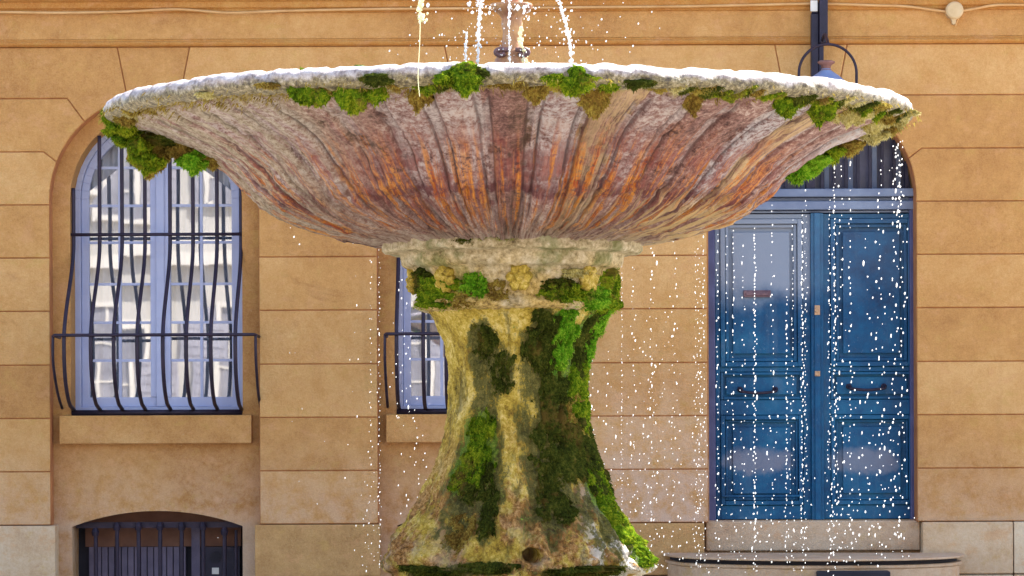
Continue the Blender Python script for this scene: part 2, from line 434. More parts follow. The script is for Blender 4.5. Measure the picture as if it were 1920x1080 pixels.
# ================================================================== FACADE
bld = empty('stone_building', (0, WY, 0))
bld.rotation_euler = (0, -.0042, 0)
tag(bld, 'ochre stone town house front with barred windows and blue double door behind the fountain', 'building')
cL, cM, cD = 292, 906, 1525
HW, SPR = 196, 372                      # bay half width and arch spring row (face pixels)
def arc(c, a0, a1, n, r=HW, spr=SPR):   # angles from +x axis, degrees, face pixels
    return [(c + r*math.cos(math.radians(a0+(a1-a0)*i/n)), spr - r*math.sin(math.radians(a0+(a1-a0)*i/n))) for i in range(n+1)]
rows = [380.5, 480, 580, 681, 781, 881, 981]
edges = {'L':(cL-HW, cL+HW), 'M':(cM-HW, cM+HW), 'D':(cD-HW, cD+HW)}
piers = [(-900, None, cL), (None, cL, cM), (None, cM, cD), (2900, cD, None)]
wall = MB(); mortar = MB(); RD = .15                   # recess depth of the bays
JO = .0038
def add_block(pts_px, y0=0.0, y1=RD+.03):
    P = [(bx(x), bz(y)) for x,y in pts_px]
    wall.prism(poly_off(P, JO), y0 + rnd.uniform(-.003,.003), .03)
    mortar.prism(P, .013, y1)
A1, A2, A3 = math.degrees(math.asin((372-300)/196)), math.degrees(math.asin((372-225)/196)), 75.5
for far, cl, cr in piers:               # cl: bay on the pier's left, cr: bay on its right
    xl = cl+HW if cl else far; xr = cr-HW if cr else far
    # plain courses
    for a, b in zip(rows, rows[1:]):
        if far is None: add_block([(xl,a),(xr,a),(xr,b),(xl,b)])
        else:
            cuts = [xl, -330, xr] if far < 0 else [xl, 2240, xr]
            for u, w in zip(cuts, cuts[1:]): add_block([(u,a),(w,a),(w,b),(u,b)])
    # arch courses, clockwise from top left
    def side_r(c, lo, hi, top, bot, knee):   # right boundary of a block left of bay c, top to bottom
        return knee + arc(c, 180-hi, 180-lo, 8)
    def low():
        R = [(cr-207,281)] + arc(cr, 180-A1, 180, 8) + [(cr-HW,380.5)] if cr else [(far,281),(far,380.5)]
        Lf = [(cl+HW,380.5)] + arc(cl, 0, A1, 8) + [(cl+207,281)] if cl else [(far,380.5),(far,281)]
        return R + Lf
    def mid():
        R = [(cr-162,181)] + arc(cr, 180-A2, 180-A1, 8) + [(cr-207,281)] if cr else [(far,181),(far,281)]
        Lf = [(cl+207,281)] + arc(cl, A1, A2, 8) + [(cl+162,181)] if cl else [(far,281),(far,181)]
        return R + Lf
    def top():
        R = [(cr-68,85)] + arc(cr, 180-A3, 180-A2, 8) + [(cr-162,181)] if cr else [(far,85),(far,181)]
        Lf = [(cl+162,181)] + arc(cl, A2, A3, 8) + [(cl+68,85)] if cl else [(far,181),(far,85)]
        return R + Lf
    for fn in (low, mid, top): add_block(fn())
for c in (cL, cM, cD):                  # keystones
    add_block([(c+68,85)] + arc(c, A3, 180-A3, 10) + [(c-68,85)])
# recess sheet with holes, triangulated, with reveals
OW = .66                                # window half width (m)
XL = -2.722; DXM = (cM-cL)*DW/F; XD = bx(1526, .1)
def hole_window(xc):
    zs = bz(368, RD); zb = bz(772, RD)
    return [(xc-OW, zb)] + [(xc + OW*math.cos(PI-PI*i/24), zs + OW*math.sin(PI*i/24)) for i in range(25)] + [(xc+OW, zb)]
def hole_cellar(xc):
    hw = .655; zs = bz(984, RD); ht = (984-955)*DW/F; R = (hw*hw+ht*ht)/(2*ht); cz = zs+ht-R; a = math.asin(hw/R)
    return [(xc-hw, .12)] + [(xc+R*math.sin(-a+2*a*i/16), cz+R*math.cos(-a+2*a*i/16)) for i in range(17)] + [(xc+hw, .12)]
def hole_door():
    hw = .795; zs = bz(372, 0); zb = bz(979, 0)
    return [(XD-hw, zb)] + [(XD + hw*math.cos(PI-PI*i/28), zs + hw*math.sin(PI*i/28)) for i in range(29)] + [(XD+hw, zb)]
holes = [(hole_window(XL),.36), (hole_window(XL+DXM),.36), (hole_cellar(XL),.34), (hole_cellar(XL+DXM),.34), (hole_door(),.22)]
bm = bmesh.new()
def loop(pts):
    vs = [bm.verts.new((x, RD, z)) for x,z in pts]
    return [bm.edges.new((vs[i], vs[(i+1)%len(vs)])) for i in range(len(vs))]
WX0, WX1, ZT = bx(-900), bx(2900), 14.0
es = loop([(WX0,-.3),(WX1,-.3),(WX1,bz(60)),(WX0,bz(60))])
for h,_ in holes: es += loop(h)
bmesh.ops.triangle_fill(bm, use_beauty=True, use_dissolve=False, edges=es)
bm.verts.index_update()
for f in bm.faces:
    if f.normal.y > 0: f.normal_flip()
wall.add([tuple(v.co) for v in bm.verts], [tuple(v.index for v in f.verts) for f in bm.faces]); bm.free()
for h, dep in holes:
    n = len(h); base = len(wall.v)
    wall.v += [(x,RD,z) for x,z in h] + [(x,RD+dep,z) for x,z in h]
    for i in range(n):
        j = (i+1)%n; wall.f.append((base+i, base+n+i, base+n+j, base+j))
# closed shell behind: upper wall, roof slab, back and ends
wall.box(WX0, WX1, -.02, .35, bz(-60), ZT); wall.box(WX0, WX1, .36, 9, ZT-.3, ZT)
wall.box(WX0, WX1, 8.7, 9, -.3, ZT-.31); wall.box(WX0-.3, WX0-.002, .0, 9, -.3, ZT); wall.box(WX1+.002, WX1+.3, .0, 9, -.3, ZT)
wall.build('wall', M['wall'], bld, bevel=.006)
mortar.build('mortar', plain('red_brown_mortar', (.30,.10,.030), (.50,.20,.065), 7, .9, .3), bld)
th_ = MB(); th_.box(bx(1326), bx(1729), RD-.06, RD+.2, bz(1036), bz(980)); th_.build('threshold', M['step'], bld, bevel=.01)
# plinth blocks, one course of big stones under each pier
for x0,x1,cuts,mt in ((-900,106,(-330,-120),'plinth'),(478,714,(),'plinth_ochre'),(1092,1322,(),'plinth_ochre'),(1729,2900,(1900,2240),'plinth')):
    xs = [x0,*cuts,x1]; pl = MB()
    for u,w in zip(xs,xs[1:]):
        for y0,y1 in ((981.2,1080),(1080,1172)):
            pl.prism(poly_off([(bx(u),bz(y0)),(bx(w),bz(y0)),(bx(w),bz(y1)),(bx(u),bz(y1))], JO), -.025+rnd.uniform(-.004,.004), RD+.02)
    pl.build('plinth', M[mt], bld, bevel=.008)
# string course: frieze board, thin moulding, upper moulding
fr = MB(); fr.box(WX0,WX1,-.012,.2,bz(71),bz(22)); fr.build('frieze', M['wall'], bld, bevel=.004)
st = MB()
def hprof(pts):                          # (y, py) profile swept along x
    n = len(pts); vs = [(WX0,y,bz(p)) for y,p in pts] + [(WX1,y,bz(p)) for y,p in pts]
    st.add(vs, [(i,i+1,n+i+1,n+i) for i in range(n-1)])
hprof([(.1,86),(-.014,84.5),(-.03,82),(-.036,79),(-.030,76),(-.02,75),(-.02,72.5),(-.012,71),(.1,70)])
hprof([(.1,23),(-.02,22),(-.032,20),(-.032,16),(-.05,13),(-.05,3),(-.075,0),(-.11,-6),(-.13,-14),(-.13,-30),(-.02,-36),(-.02,-62)])
st.build('string_course', M['band'], bld, smooth=False)

# sills
def sill_at(xc, parent):
    s = MB(); s.box(xc-.735, xc+.735, .045, RD+.05, bz(829,.05), bz(776,.05))
    return s.build('sill', M['wall'], parent, bevel=.008)

# window ---------------------------------------------------------------------
def make_window():
    zs = bz(370,.45); zb = bz(772,.45); y0 = RD+.27
    w = MB()
    def ring(r0, r1, ya, yb, zbot, step=30):
        o = [(XL-r1,zbot)]+[(XL+r1*math.cos(PI-PI*i/step), zs+r1*math.sin(PI*i/step)) for i in range(step+1)]+[(XL+r1,zbot)]
        q = [(XL-r0,zbot)]+[(XL+r0*math.cos(PI-PI*i/step), zs+r0*math.sin(PI*i/step)) for i in range(step+1)]+[(XL+r0,zbot)]
        for i in range(len(o)-1):
            vs = [(*p,) for p in ()]
            a,b,c,d = o[i],o[i+1],q[i+1],q[i]
            vs = [(a[0],ya,a[1]),(b[0],ya,b[1]),(c[0],ya,c[1]),(d[0],ya,d[1]),(a[0],yb,a[1]),(b[0],yb,b[1]),(c[0],yb,c[1]),(d[0],yb,d[1])]
            w.add(vs, [(0,1,2,3),(7,6,5,4),(0,4,5,1),(1,5,6,2),(2,6,7,3),(3,7,4,0)])
    ring(.615, .672, y0-.03, y0+.08, zb)          # outer frame
    ring(.555, .613, y0, y0+.06, zb)              # sash stiles
    w.box(XL-.67, XL+.67, y0-.033, y0+.08, zb-.01, zb+.05)
    w.box(XL-.61, XL+.61, y0+.002, y0+.058, zb+.051, zb+.125)
    w.box(XL-.078, XL+.078, y0-.004, y0+.058, zb+.126, zs+.58)
    w.box(XL-.032, XL+.032, y0-.022, y0-.005, zb+.052, zs+.57)
    fr_ = w.build('window', M['sash'], bld, bevel=.004)
    m = MB(); ys, ye = y0+.012, y0+.045
    rowpx = [262, 312, 383, 452, 530, 602, 673]
    for sx in (-1, 1):
        m.box(XL+sx*.317-.011, XL+sx*.317+.011, ys, ye, zb+.125, zs+.46)
        for p in rowpx:
            z = bz(p,.45); xo = .56 if z < zs else math.sqrt(max(.01,.57**2-(z-zs)**2))
            a, b = sorted((sx*.078, sx*xo)); m.box(XL+a, XL+b, ys+.002, ye-.002, z-.010, z+.010)
    m.build('glazing_bars', M['sash'], fr_)
    # panes, each set a hair out of true as old glass is
    p = MB(); zr = [bz(q,.45) for q in rowpx]; zr = [zs+.555] + zr + [zb+.12]
    r2 = random.Random(3)
    for sx in (-1,1):
        for a,b in ((.078,.317),(.317,.557)):
            for z1,z0 in zip(zr, zr[1:]):
                x0,x1 = sorted((XL+sx*a, XL+sx*b))
                zt = [z1,z1]
                for k,xx in enumerate((x0,x1)):
                    lim = zs + math.sqrt(max(0,.56**2-(xx-XL)**2)); zt[k] = min(z1, lim)
                if min(zt) <= z0: continue
                yy = [y0+.030+r2.uniform(-.0011,.0011) for _ in range(4)]
                p.add([(x0,yy[0],z0),(x1,yy[1],z0),(x1,yy[2],zt[1]),(x0,yy[0]+yy[2]-yy[1],zt[0])], [(0,1,2,3)])
    p.build('pane', M['glass'], fr_)
    # net curtains, pleated
    c = MB(); r2 = random.Random(5)
    for sx in (-1,1):
        n = 60; vs = []; fs = []
        for i in range(n+1):
            u = i/n; x = XL + sx*(.06+.60*u); yy = y0+.16+.022*math.sin(u*46+sx)+.01*math.sin(u*17)
            vs += [(x,yy,zb-.05),(x,yy+.01,zs+.72)]
        fs = [(2*i,2*i+2,2*i+3,2*i+1) for i in range(n)]
        c.add(vs, fs)
    c.build('curtain', M['curtain'], fr_, smooth=True)
    # belly grille
    gmb = MB(); yg = RD+.02
    ztop = bz(262,yg); z1 = bz(437,yg); z2 = bz(628,yg); zbt = bz(766,yg)
    BEL = .52
    def bar(x, xt=None):
        pts = [(x,yg,z1+.0)]
        lim = zs + math.sqrt(max(.0,.64**2-(x-XL)**2)); zt_ = max(z1+.36, min(lim, zs+.66)); pts = []
        for i in range(49):
            z = zt_ + (zbt-zt_)*i/48
            if z > z1-.05: o_ = 0
            elif z > z2-.06: o_ = sstep(z1-.05, z2-.06, z)
            else: o_ = math.sqrt(max(0, 1-((z2-.06-z)/(z2-.06-zbt))**2.4))
            pts.append((x, yg-BEL*o_, z))
        gmb.tube(pts, .0150, 8)
    for px in (190,232,275,322,365,410,455): bar(bx(px,yg)+.0)
    bar(bx(141,yg))
    def hbar(pts): gmb.tube(pts, .0125, 8)
    hbar([(XL-.655,yg-.016,z1),(XL+.655,yg-.016,z1)])
    xa, xb = XL-.725, XL+.80
    hbar(spline([(xa,RD-.12,z2-.01),(xa+.005,yg-BEL+.05,z2),(xa+.05,yg-BEL-.015,z2)],8) + [(XL,yg-BEL-.017,z2)] + spline([(xb-.05,yg-BEL-.015,z2),(xb-.005,yg-BEL+.05,z2),(xb,RD-.12,z2-.01)],8))
    for s_,xx in ((-1,xa),(1,xb)):
        gmb.tube(spline([(xx,yg-BEL+.04,z2),(xx+s_*.002,yg-BEL+.05,z2-.2),(xx,yg-.28,z2-.42),(xx,RD-.02,z2-.55)],20), .011, 8)
    gmb.box(XL-.655, XL+.655, yg-.03, yg+.03, zbt-.045, zbt+.002)
    gmb.build('window_grille', M['iron'], fr_, smooth=True)
    sl = sill_at(XL, fr_)
    return fr_
def copy_part(o, parent, dx):
    c = o.copy(); C.objects.link(c); c.parent = parent; c.location = (dx,0,0)
    for ch in [k for k in bpy.data.objects if k.parent == o]:
        d = ch.copy(); C.objects.link(d); d.parent = c
    return c
win = make_window(); copy_part(win, bld, DXM)

# room behind the windows
rm = MB(); rm.box(WX0+.5, bx(1260), 2.6, 2.7, .9, bz(60)); rm.box(WX0+.5, bx(1260), RD+.5, 2.6, .84, .90)
rm.build('room_wall', M['room'], bld)

# cellar opening --------------------------------------------------------------
def make_cellar():
    d = RD+.30
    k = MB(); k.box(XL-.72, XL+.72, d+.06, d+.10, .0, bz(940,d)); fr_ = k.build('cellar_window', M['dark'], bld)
    b = MB(); b.box(bx(160,d), bx(452,d), d+.02, d+.055, bz(1022,d), bz(946,d)); b.build('board', M['ochre_board'], fr_)
    s = MB()
    xs = [bx(166+i*12.2,d) for i in range(16)]
    for i in range(15): s.box(xs[i]+.004, xs[i+1]-.004, d+.02+.006*(i%2), d+.052, .13, bz(1023,d))
    s.box(bx(360,d), bx(376,d), d-.02, d+.018, .13, bz(985,d)); s.build('shutter', M['louvre'], fr_)
    v = MB(); v.box(bx(382,d), bx(450,d), d-.005, d+.018, .13, bz(1023,d)); vo = v.build('vent_panel', M['iron_blue'], fr_)
    v = MB(); cx, cz = bx(405,d), bz(1043,d)
    v.tube([(cx,d-.012,cz),(cx,d-.006,cz)], .046, 20); v.build('vent_hole', M['dark'], fr_)
    v = MB(); v.box(bx(398,d), bx(411,d), d-.012, d-.006, bz(1074,d), bz(1062,d)); v.build('notice', M['ceramic'], fr_)
    gmb = MB(); yb = RD+.09
    for i in range(7):
        x = bx(180+i*40.3, yb); zt = bz(974 if 1<=i<=5 else 984, yb)
        gmb.tube([(x,yb,.13),(x,yb,zt-.05)], .016, 8)
        gmb.tube([(x,yb-.012,zt-.07),(x,yb-.012,zt-.04),(x,yb-.010,zt-.01)], [.024,.030,.018], 10)
    gmb.box(XL-.64, XL+.64, yb+.012, yb+.03, bz(987,yb), bz(976,yb))
    gmb.tube([(bx(443,yb),yb+.02,.13),(bx(443,yb),yb+.02,bz(992,yb))], .012, 8)
    gmb.box(XL-.63, XL+.63, yb-.024, yb+.016, .20, .235)
    gmb.build('cellar_grille', M['iron'], fr_)
    return fr_
cel = make_cellar(); copy_part(cel, bld, DXM)

# door ------------------------------------------------------------------------
DD = .2
fm = MB()
def pb(mb, x0, x1, y0, y1, d0, d1): mb.box(bx(x0,DD), bx(x1,DD), d0, d1, bz(y1,DD), bz(y0,DD))
pb(fm, 1322, 1343, 374, 979, DD-.02, DD+.14); pb(fm, 1708, 1732, 374, 979, DD-.02, DD+.14); pb(fm, 1343, 1708, 373.5, 379, DD+.05, DD+.14)
door = fm.build('door', M['door_frame'], bld, bevel=.006)
t = MB()
pb(t, 1322,1732,357,372,DD-.05,DD+.12); pb(t,1322,1732,372.5,379.5,DD+.02,DD+.045); pb(t,1322,1732,380,396,DD-.035,DD+.12); pb(t,1322,1732,397,401,DD+.02,DD+.12)
t.build('transom', M['transom'], door, bevel=.006)
def leaf(sgn, mat, name):
    m = MB()
    X = lambda a: 1344+(a-1344) if sgn < 0 else 3068-a
    def q(a,b,y0,y1,d0,d1):
        a,b = sorted((X(a),X(b))); pb(m,a,b,y0,y1,d0,d1)
    def ringq(a,b,y0,y1,w,d0,d1):
        q(a,a+w,y0,y1,d0,d1); q(b-w,b,y0,y1,d0,d1); q(a+w+.2,b-w-.2,y0,y0+w,d0,d1); q(a+w+.2,b-w-.2,y1-w,y1,d0,d1)
    q(1344,1523,403,976,DD+.062,DD+.11)
    q(1344,1353,403,976,DD+.03,DD+.06); q(1508,1523,403,976,DD+.03,DD+.06)
    q(1353.3,1507.7,403,412,DD+.03,DD+.06); q(1353.3,1507.7,690,699,DD+.032,DD+.06)
    q(1353.3,1507.7,752,780,DD+.026,DD+.06); q(1353.3,1507.7,950,976,DD+.03,DD+.06)
    ringq(1353.5,1507.5,412.5,689.5,9,DD+.012,DD+.058); ringq(1363.5,1497.5,422.5,679.5,6,DD+.034,DD+.058)
    q(1377,1484,437,665,DD+.036,DD+.06)
    ringq(1353.5,1507.5,700,751,5,DD+.022,DD+.058); q(1364,1497,709,742,DD+.044,DD+.06)
    ringq(1353.5,1507.5,781,949,8,DD+.014,DD+.058); ringq(1362.5,1498.5,790,940,4,DD+.036,DD+.058)
    q(1376,1485,803,928,DD+.038,DD+.06)
    if sgn < 0: q(1355,1506,930,934,DD-.002,DD+.012)
    return m.build(name, mat, door, bevel=.004)
smL = bx(1424,DD); smR = bx(1622,DD)
M['leafL'] = door_mat('glare_blue_paint_scrubbed', .9, smL); M['leafR'] = door_mat('blue_paint_scrubbed', .10, smR)
lf = leaf(-1, M['leafL'], 'door_leaf'); tag(lf, 'left door leaf with grey glare painted on its upper panel')
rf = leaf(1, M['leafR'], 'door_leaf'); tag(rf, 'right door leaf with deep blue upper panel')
# leaves hang very slightly out of line
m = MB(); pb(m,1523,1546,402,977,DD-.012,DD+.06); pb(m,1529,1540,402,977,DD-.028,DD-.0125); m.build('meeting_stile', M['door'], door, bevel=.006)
m = MB(); pb(m,1397,1448,546,559,DD+.016,DD+.0355); pb(m,1401,1444,549,556,DD+.008,DD+.0155); m.build('letter_slot', M['slot'], door, bevel=.004)
for x0,x1,yy in ((1390,1456,737),(1594,1660,732)):
    m = MB(); a = bx(x0,DD); b = bx(x1,DD); z = bz(yy,DD)
    m.tube(spline([(a,DD+.02,z+.02),(a+.01,DD-.03,z+.004),((a+b)/2,DD-.05,z-.008),(b-.01,DD-.03,z+.004),(b,DD+.02,z+.02)],24), .012, 8)
    m.tube([(a,DD+.045,z+.02),(a,DD+.018,z+.02)], .022, 10); m.tube([(b,DD+.045,z+.02),(b,DD+.018,z+.02)], .022, 10)
    m.build('handle', M['iron'], door, smooth=True)
for yy,hh in ((584,9),(703,5)):
    m = MB(); pb(m,1529,1539,yy-hh,yy+hh,DD-.034,DD-.0285)
    c = Bp(1533.5,yy,DD-.03); m.tube([(c.x,DD-.035,c.z),(c.x,DD-.055,c.z)], .018, 12)
    m.build('lock', M['brass'], door, bevel=.002)
# fanlight: dark glass and upright bars
hwd = .80; zsd = bz(372,DD); g_ = MB()
zt = bz(357,DD); pts = [(XD-hwd,zt)]+[(XD+hwd*math.cos(PI-PI*i/28), zsd+hwd*math.sin(PI*i/28)) for i in range(3,26)]+[(XD+hwd,zt)]
g_.prism(pts, DD+.13, DD+.15); fan = g_.build('fanlight', plain('fanlight_glass',(.035,.034,.065),(.085,.085,.15),5,.28,.05), door)
b = MB(); sl = MB()
for i in range(17):
    x = XD-.74+i*.0925; zz = zsd+math.sqrt(max(0,hwd**2-(x-XD)**2))-.03
    if zz > zt+.05:
        b.box(x-.011,x+.011,DD+.02,DD+.05,zt,zz)
        if i % 2: sl.box(x+.022,x+.058,DD+.09,DD+.125,zt,zz-.02)
b.box(XD-.033,XD+.033,DD-.0,DD+.06,zt,zsd+hwd-.03)
b.build('fanlight_bars', M['iron_blue'], fan); sl.build('fanlight_slat', M['transom'], fan)

# ================================================================== STOOP below the door
stp = empty('stone_stoop', (bx(1522), WY, 0))
tag(stp, 'rounded pale stone stoop with worn lip below the blue door', 'steps')
zt = 1.7-(1036-750)*DW/F
hw, dep = 1.135, .93
def half(a, b, n=40, f=1.0):
    return [(a*math.cos(PI*i/n), -b*(math.sin(PI*i/n)**.72)) for i in range(n+1)]
def slab(mb, a, b, z0, z1, jit=0):
    P = half(a,b); n = len(P); vs = []
    for z in (z0,z1):
        for x,y in P:
            q = 1+jit*fbm(Vector((x*3,y*3,z)),3); vs.append((x*q,y*q-.03,z))
    fs = [tuple(range(n-1,-1,-1)), tuple(range(n,2*n))]+[(i,i+1,n+i+1,n+i) for i in range(n-1)]+[(n-1,0,n,2*n-1)]
    mb.add(vs, fs)
m = MB(); slab(m, hw, dep, zt-.016, zt, .008); m.build('tread', M['step'], stp, bevel=.005)
m = MB(); slab(m, hw-.02, dep-.05, zt-.075, zt-.05, .02); slab(m, hw-.035, dep-.06, -.05, zt-.0755, .006)
m.build('riser', M['step'], stp, bevel=.008)
m = MB(); slab(m, hw-.06, dep-.09, zt-.0495, zt-.0165, .02); m.build('nosing_shadow', M['dark'], stp)  # dark-coloured slab paints in the shadow under the tread lip
m = MB(); x0 = bx(1508)-bx(1522); x1 = bx(1640)-bx(1522)
m.box(x0,x1,-dep-.03,-dep+.25,.1,zt-.088); m.build('drain_opening', M['dark'], stp, bevel=.01)

# ================================================================== wall lantern, cable, box
LY = WY-.55
def Wp(px, py, y): k = (y+DF)/F; return Vector(((px-960)*k, y, EYE+(HY-py)*k))
lamp = empty('wall_lantern', (Wp(1550,60,WY-.02).x, WY-.02, Wp(1550,60,WY-.02).z))
tag(lamp, 'old blue hooded lantern in an iron hoop hanging above the blue door', 'lantern')
def LB(mb, name, mat, **k):
    for i,v in enumerate(mb.v): mb.v[i] = tuple(Vector(v)-lamp.location)
    return mb.build(name, mat, lamp, **k)
m = MB()
a = Wp(1535,0,WY); k = DW/F
for (x0,x1,y0,y1,d0,d1) in ((1519,1533,28,165,-.09,-.02),(1533.5,1549,-30,84,-.13,-.02),(1533.5,1542,84,150,-.10,-.02)):
    m.box((x0-960)*k,(x1-960)*k,WY+d0,WY+d1,EYE+(HY-y1)*k,EYE+(HY-y0)*k)
P = [(1519,27),(1533,6),(1533,27)]
m.prism([((x-960)*k,EYE+(HY-y)*k) for x,y in P], WY-.088, WY-.03)
LB(m,'bracket',M['iron_blue'],bevel=.006)
m = MB(); e = Wp(1553,82,LY)
m.tube(spline([(e.x,WY-.10,e.z+.07),(e.x,WY-.3,e.z+.10),(e.x,LY+.06,e.z+.03),(e.x,LY,e.z-.005)],16), .012, 8); LB(m,'arm',M['iron_blue'],smooth=True)
m = MB(); kk = (LY+DF)/F; cx, cz = (1552-960)*kk, EYE+(HY-137)*kk; R = 54*kk
ring_ = [(cx-R,LY,cz-.30),(cx-R,LY,cz-.1)]+[(cx+R*math.cos(PI-PI*i/28),LY,cz+R*math.sin(PI*i/28)) for i in range(29)]+[(cx+R,LY,cz-.1),(cx+R,LY,cz-.30)]
m.tube(ring_, .0105, 8); LB(m,'hoop',M['iron'],smooth=True)
m = MB(); lx = (1549-960)*kk
def zz(p): return EYE+(HY-p)*kk
m.lathe([(.0,zz(128)),(.035,zz(129)),(.038,zz(132)),(.06,zz(136)),(.10,zz(143)),(.145,zz(153)),(.185,zz(166)),(.21,zz(182)),(.215,zz(186)),(.19,zz(186)),(.0,zz(180))],32,cx=lx,cy=LY)
LB(m,'hood',M['lamp_blue'],smooth=True)
m = MB(); m.lathe([(.0,zz(113)),(.05,zz(114)),(.066,zz(116)),(.062,zz(119)),(.04,zz(122)),(.033,zz(128)),(.04,zz(133))],24,cx=lx,cy=LY); LB(m,'cap',M['lamp_rust'],smooth=True)
m = MB(); m.lathe([(.15,zz(187)),(.11,zz(235)),(.0,zz(238))],24,cx=lx,cy=LY); LB(m,'lamp_glass',M['ceramic'],smooth=True)
m = MB(); p = Wp(1526,14,WY-.06); m.box(p.x-.03,p.x+.026,WY-.10,WY-.092,p.z-.035,p.z+.05); LB(m,'insulator',M['ceramic'],bevel=.008)

cb = MB(); r2 = random.Random(2)
pts = []
for px,py in ((-900,24),(-300,22),(0,23),(110,24),(230,22),(330,17.5),(400,22.5),(440,24),(540,20.5),(700,17),(900,15.5),(1100,13.5),(1280,12),(1400,9.5),(1530,7),(1640,10),(1700,12),(1745,18),(1776,22)):
    pts.append(Wp(px,py-.0045*(px-960)*.0,WY-.058))
cb.tube(spline(pts,160), .0105, 6)
pts = [Wp(px,py,WY-.058) for px,py in ((1800,21),(1830,16),(1862,10),(1900,9),(2000,10),(2400,8),(2900,6))]
cb.tube(spline(pts,60), .0105, 6)
cb.tube(spline([Wp(1798,28,WY-.045),Wp(1795,38,WY-.03),Wp(1791,49,WY-.02)],10), .008, 6)
tag(cb.build('cable', M['cable'], None, smooth=True), 'thin wavy ochre-painted cable stapled along the stone band', 'cable')
jb = MB(); p = Wp(1788,21,WY-.02)
vs = [(r, p.y+y) for r,y in ((.0,-.075),(.055,-.073),(.066,-.065),(.068,-.02),(.068,.012))]
n = 28; V = []; Fc = []
for r,y in vs:
    for i in range(n): w = 2*PI*i/n; V.append((p.x+r*math.cos(w), y, p.z+r*math.sin(w)))
for j in range(len(vs)-1):
    for i in range(n): i2=(i+1)%n; Fc.append((j*n+i,j*n+i2,(j+1)*n+i2,(j+1)*n+i))
jb.add(V,Fc)
jb.prism([(p.x-.026,p.z-.055),(p.x+.018,p.z-.055),(p.x+.006,p.z-.105),(p.x-.014,p.z-.105)], p.y-.05, p.y+.01)
tag(jb.build('junction_box', M['cream_box'], None), 'round cream electrical box on the wall right of the lantern', 'junction box')

# ================================================================== FOUNTAIN
fnt = empty('fountain', (0,0,0))
tag(fnt, 'large mossy stone fountain with a wide fluted basin on a flaring pedestal', 'fountain')
SF = F/DF
def fz(py): return EYE+(HY-py)/SF
NF = 46
BX = -.010
prof_pts = [(.40,464),(.47,457),(.56,448),(.65,436.5),(.77,412.5),(.845,390),(.905,364),(.99,321),(1.09,288),(1.20,262),(1.30,243),(1.362,232)]
BP = spline([(r,0,fz(y)) for r,y in prof_pts], 120)
def bowl_surface(th, i):
    n = len(BP)-1; t = i/n; p = BP[i]
    tg = (BP[min(i+1,n)]-BP[max(i-1,0)]).normalized(); nx, nz = tg.z, -tg.x       # outward-down normal
    ph = NF*th/(2*PI); pid = math.floor(ph+.5); a = abs(ph-pid)
    rp = noise.random if False else None
    h1 = (math.sin(pid*12.9898)*43758.5453) % 1.0
    h2 = (math.sin(pid*78.233+1.3)*24634.6345) % 1.0
    c, s = math.cos(th), math.sin(th)
    wob = .022*fbm(Vector((c*4+3, s*4, t*3)), 3)
    hwid = .33 + .05*(h2-.5) + wob
    cw = .018+.016*h2
    g = (.55+.45*h1)*math.exp(-((a-hwid-.02)/cw)**2) + .38*sstep(hwid, hwid+.05, a) - .2*sstep(.46,.5,a)
    end = .90 + .03*(h1-.5)
    cap = end - .05*(a/.35)**2
    fade = sstep(.16, .42, t)*(1-sstep(cap, cap+.025, t))
    er = sstep(-.25, .25, fbm(Vector((c*6, s*6, t*5+9)), 3) + .15)
    d = -.017*g*fade*(.35+.65*er)
    d += -.008*sstep(cap-.004, cap+.02, t)*(1-sstep(.955,.99,t))
    d += (.006*(1-(a/.4)**2) + .008*(h1-.5))*fade
    low = sstep(.03,.15,t)*(1-sstep(.38,.62,t))
    rid = 1-abs(2*fbm(Vector((c*19, s*19, t*2.2)), 3))
    rid2 = 1-abs(2*fbm(Vector((c*38+t*3, s*38, t*3.5)), 2))
    d += (.009*(rid-.6) + .006*(rid2-.6))*low
    d += (.010-.005*sstep(.4,.6,t))*fbm(Vector((c*9, s*9, t*5)), 4)*sstep(0,.08,t) + .004*fbm(Vector((c*40, s*40, t*26)), 3)
    d += .005*sstep(.3,.5,fbm(Vector((c*16, s*16, t*10+4)), 2)) - .007*sstep(.25,.45,fbm(Vector((c*13, s*13, t*16+7)), 3))*sstep(.35,.5,t)
    crev = math.exp(-((a-hwid-.02)/cw)**2); strip = sstep(hwid+.02, hwid+.06, a)
    return (p.x+nx*d, p.z+nz*d, t, h1, crev*fade, strip*fade)
bw = MB(); SEG = NF*24; ST=[]; VP=[]; PD=[]; GR=[]; SP=[]
for i in range(len(BP)):
    for k in range(SEG):
        th = 2*PI*(k+.5)/SEG
        r, z, t, h1, g, sp_ = bowl_surface(th, i)
        bw.v.append((BX+r*math.sin(th), -r*math.cos(th), z))
        ST += [math.sin(th), math.cos(th), t*1.1]; VP.append(t); PD.append(h1); GR.append(g); SP.append(sp_)
for i in range(len(BP)-1):
    for k in range(SEG):
        k2 = (k+1)%SEG; bw.f.append((i*SEG+k, i*SEG+k2, (i+1)*SEG+k2, (i+1)*SEG+k))
bw.attr = {'streak':('FLOAT_VECTOR',ST),'vpos':('FLOAT',VP),'pid':('FLOAT',PD),'groove':('FLOAT',GR),'strip':('FLOAT',SP)}
basin = bw.build('basin', M['basin'], fnt, smooth=True)
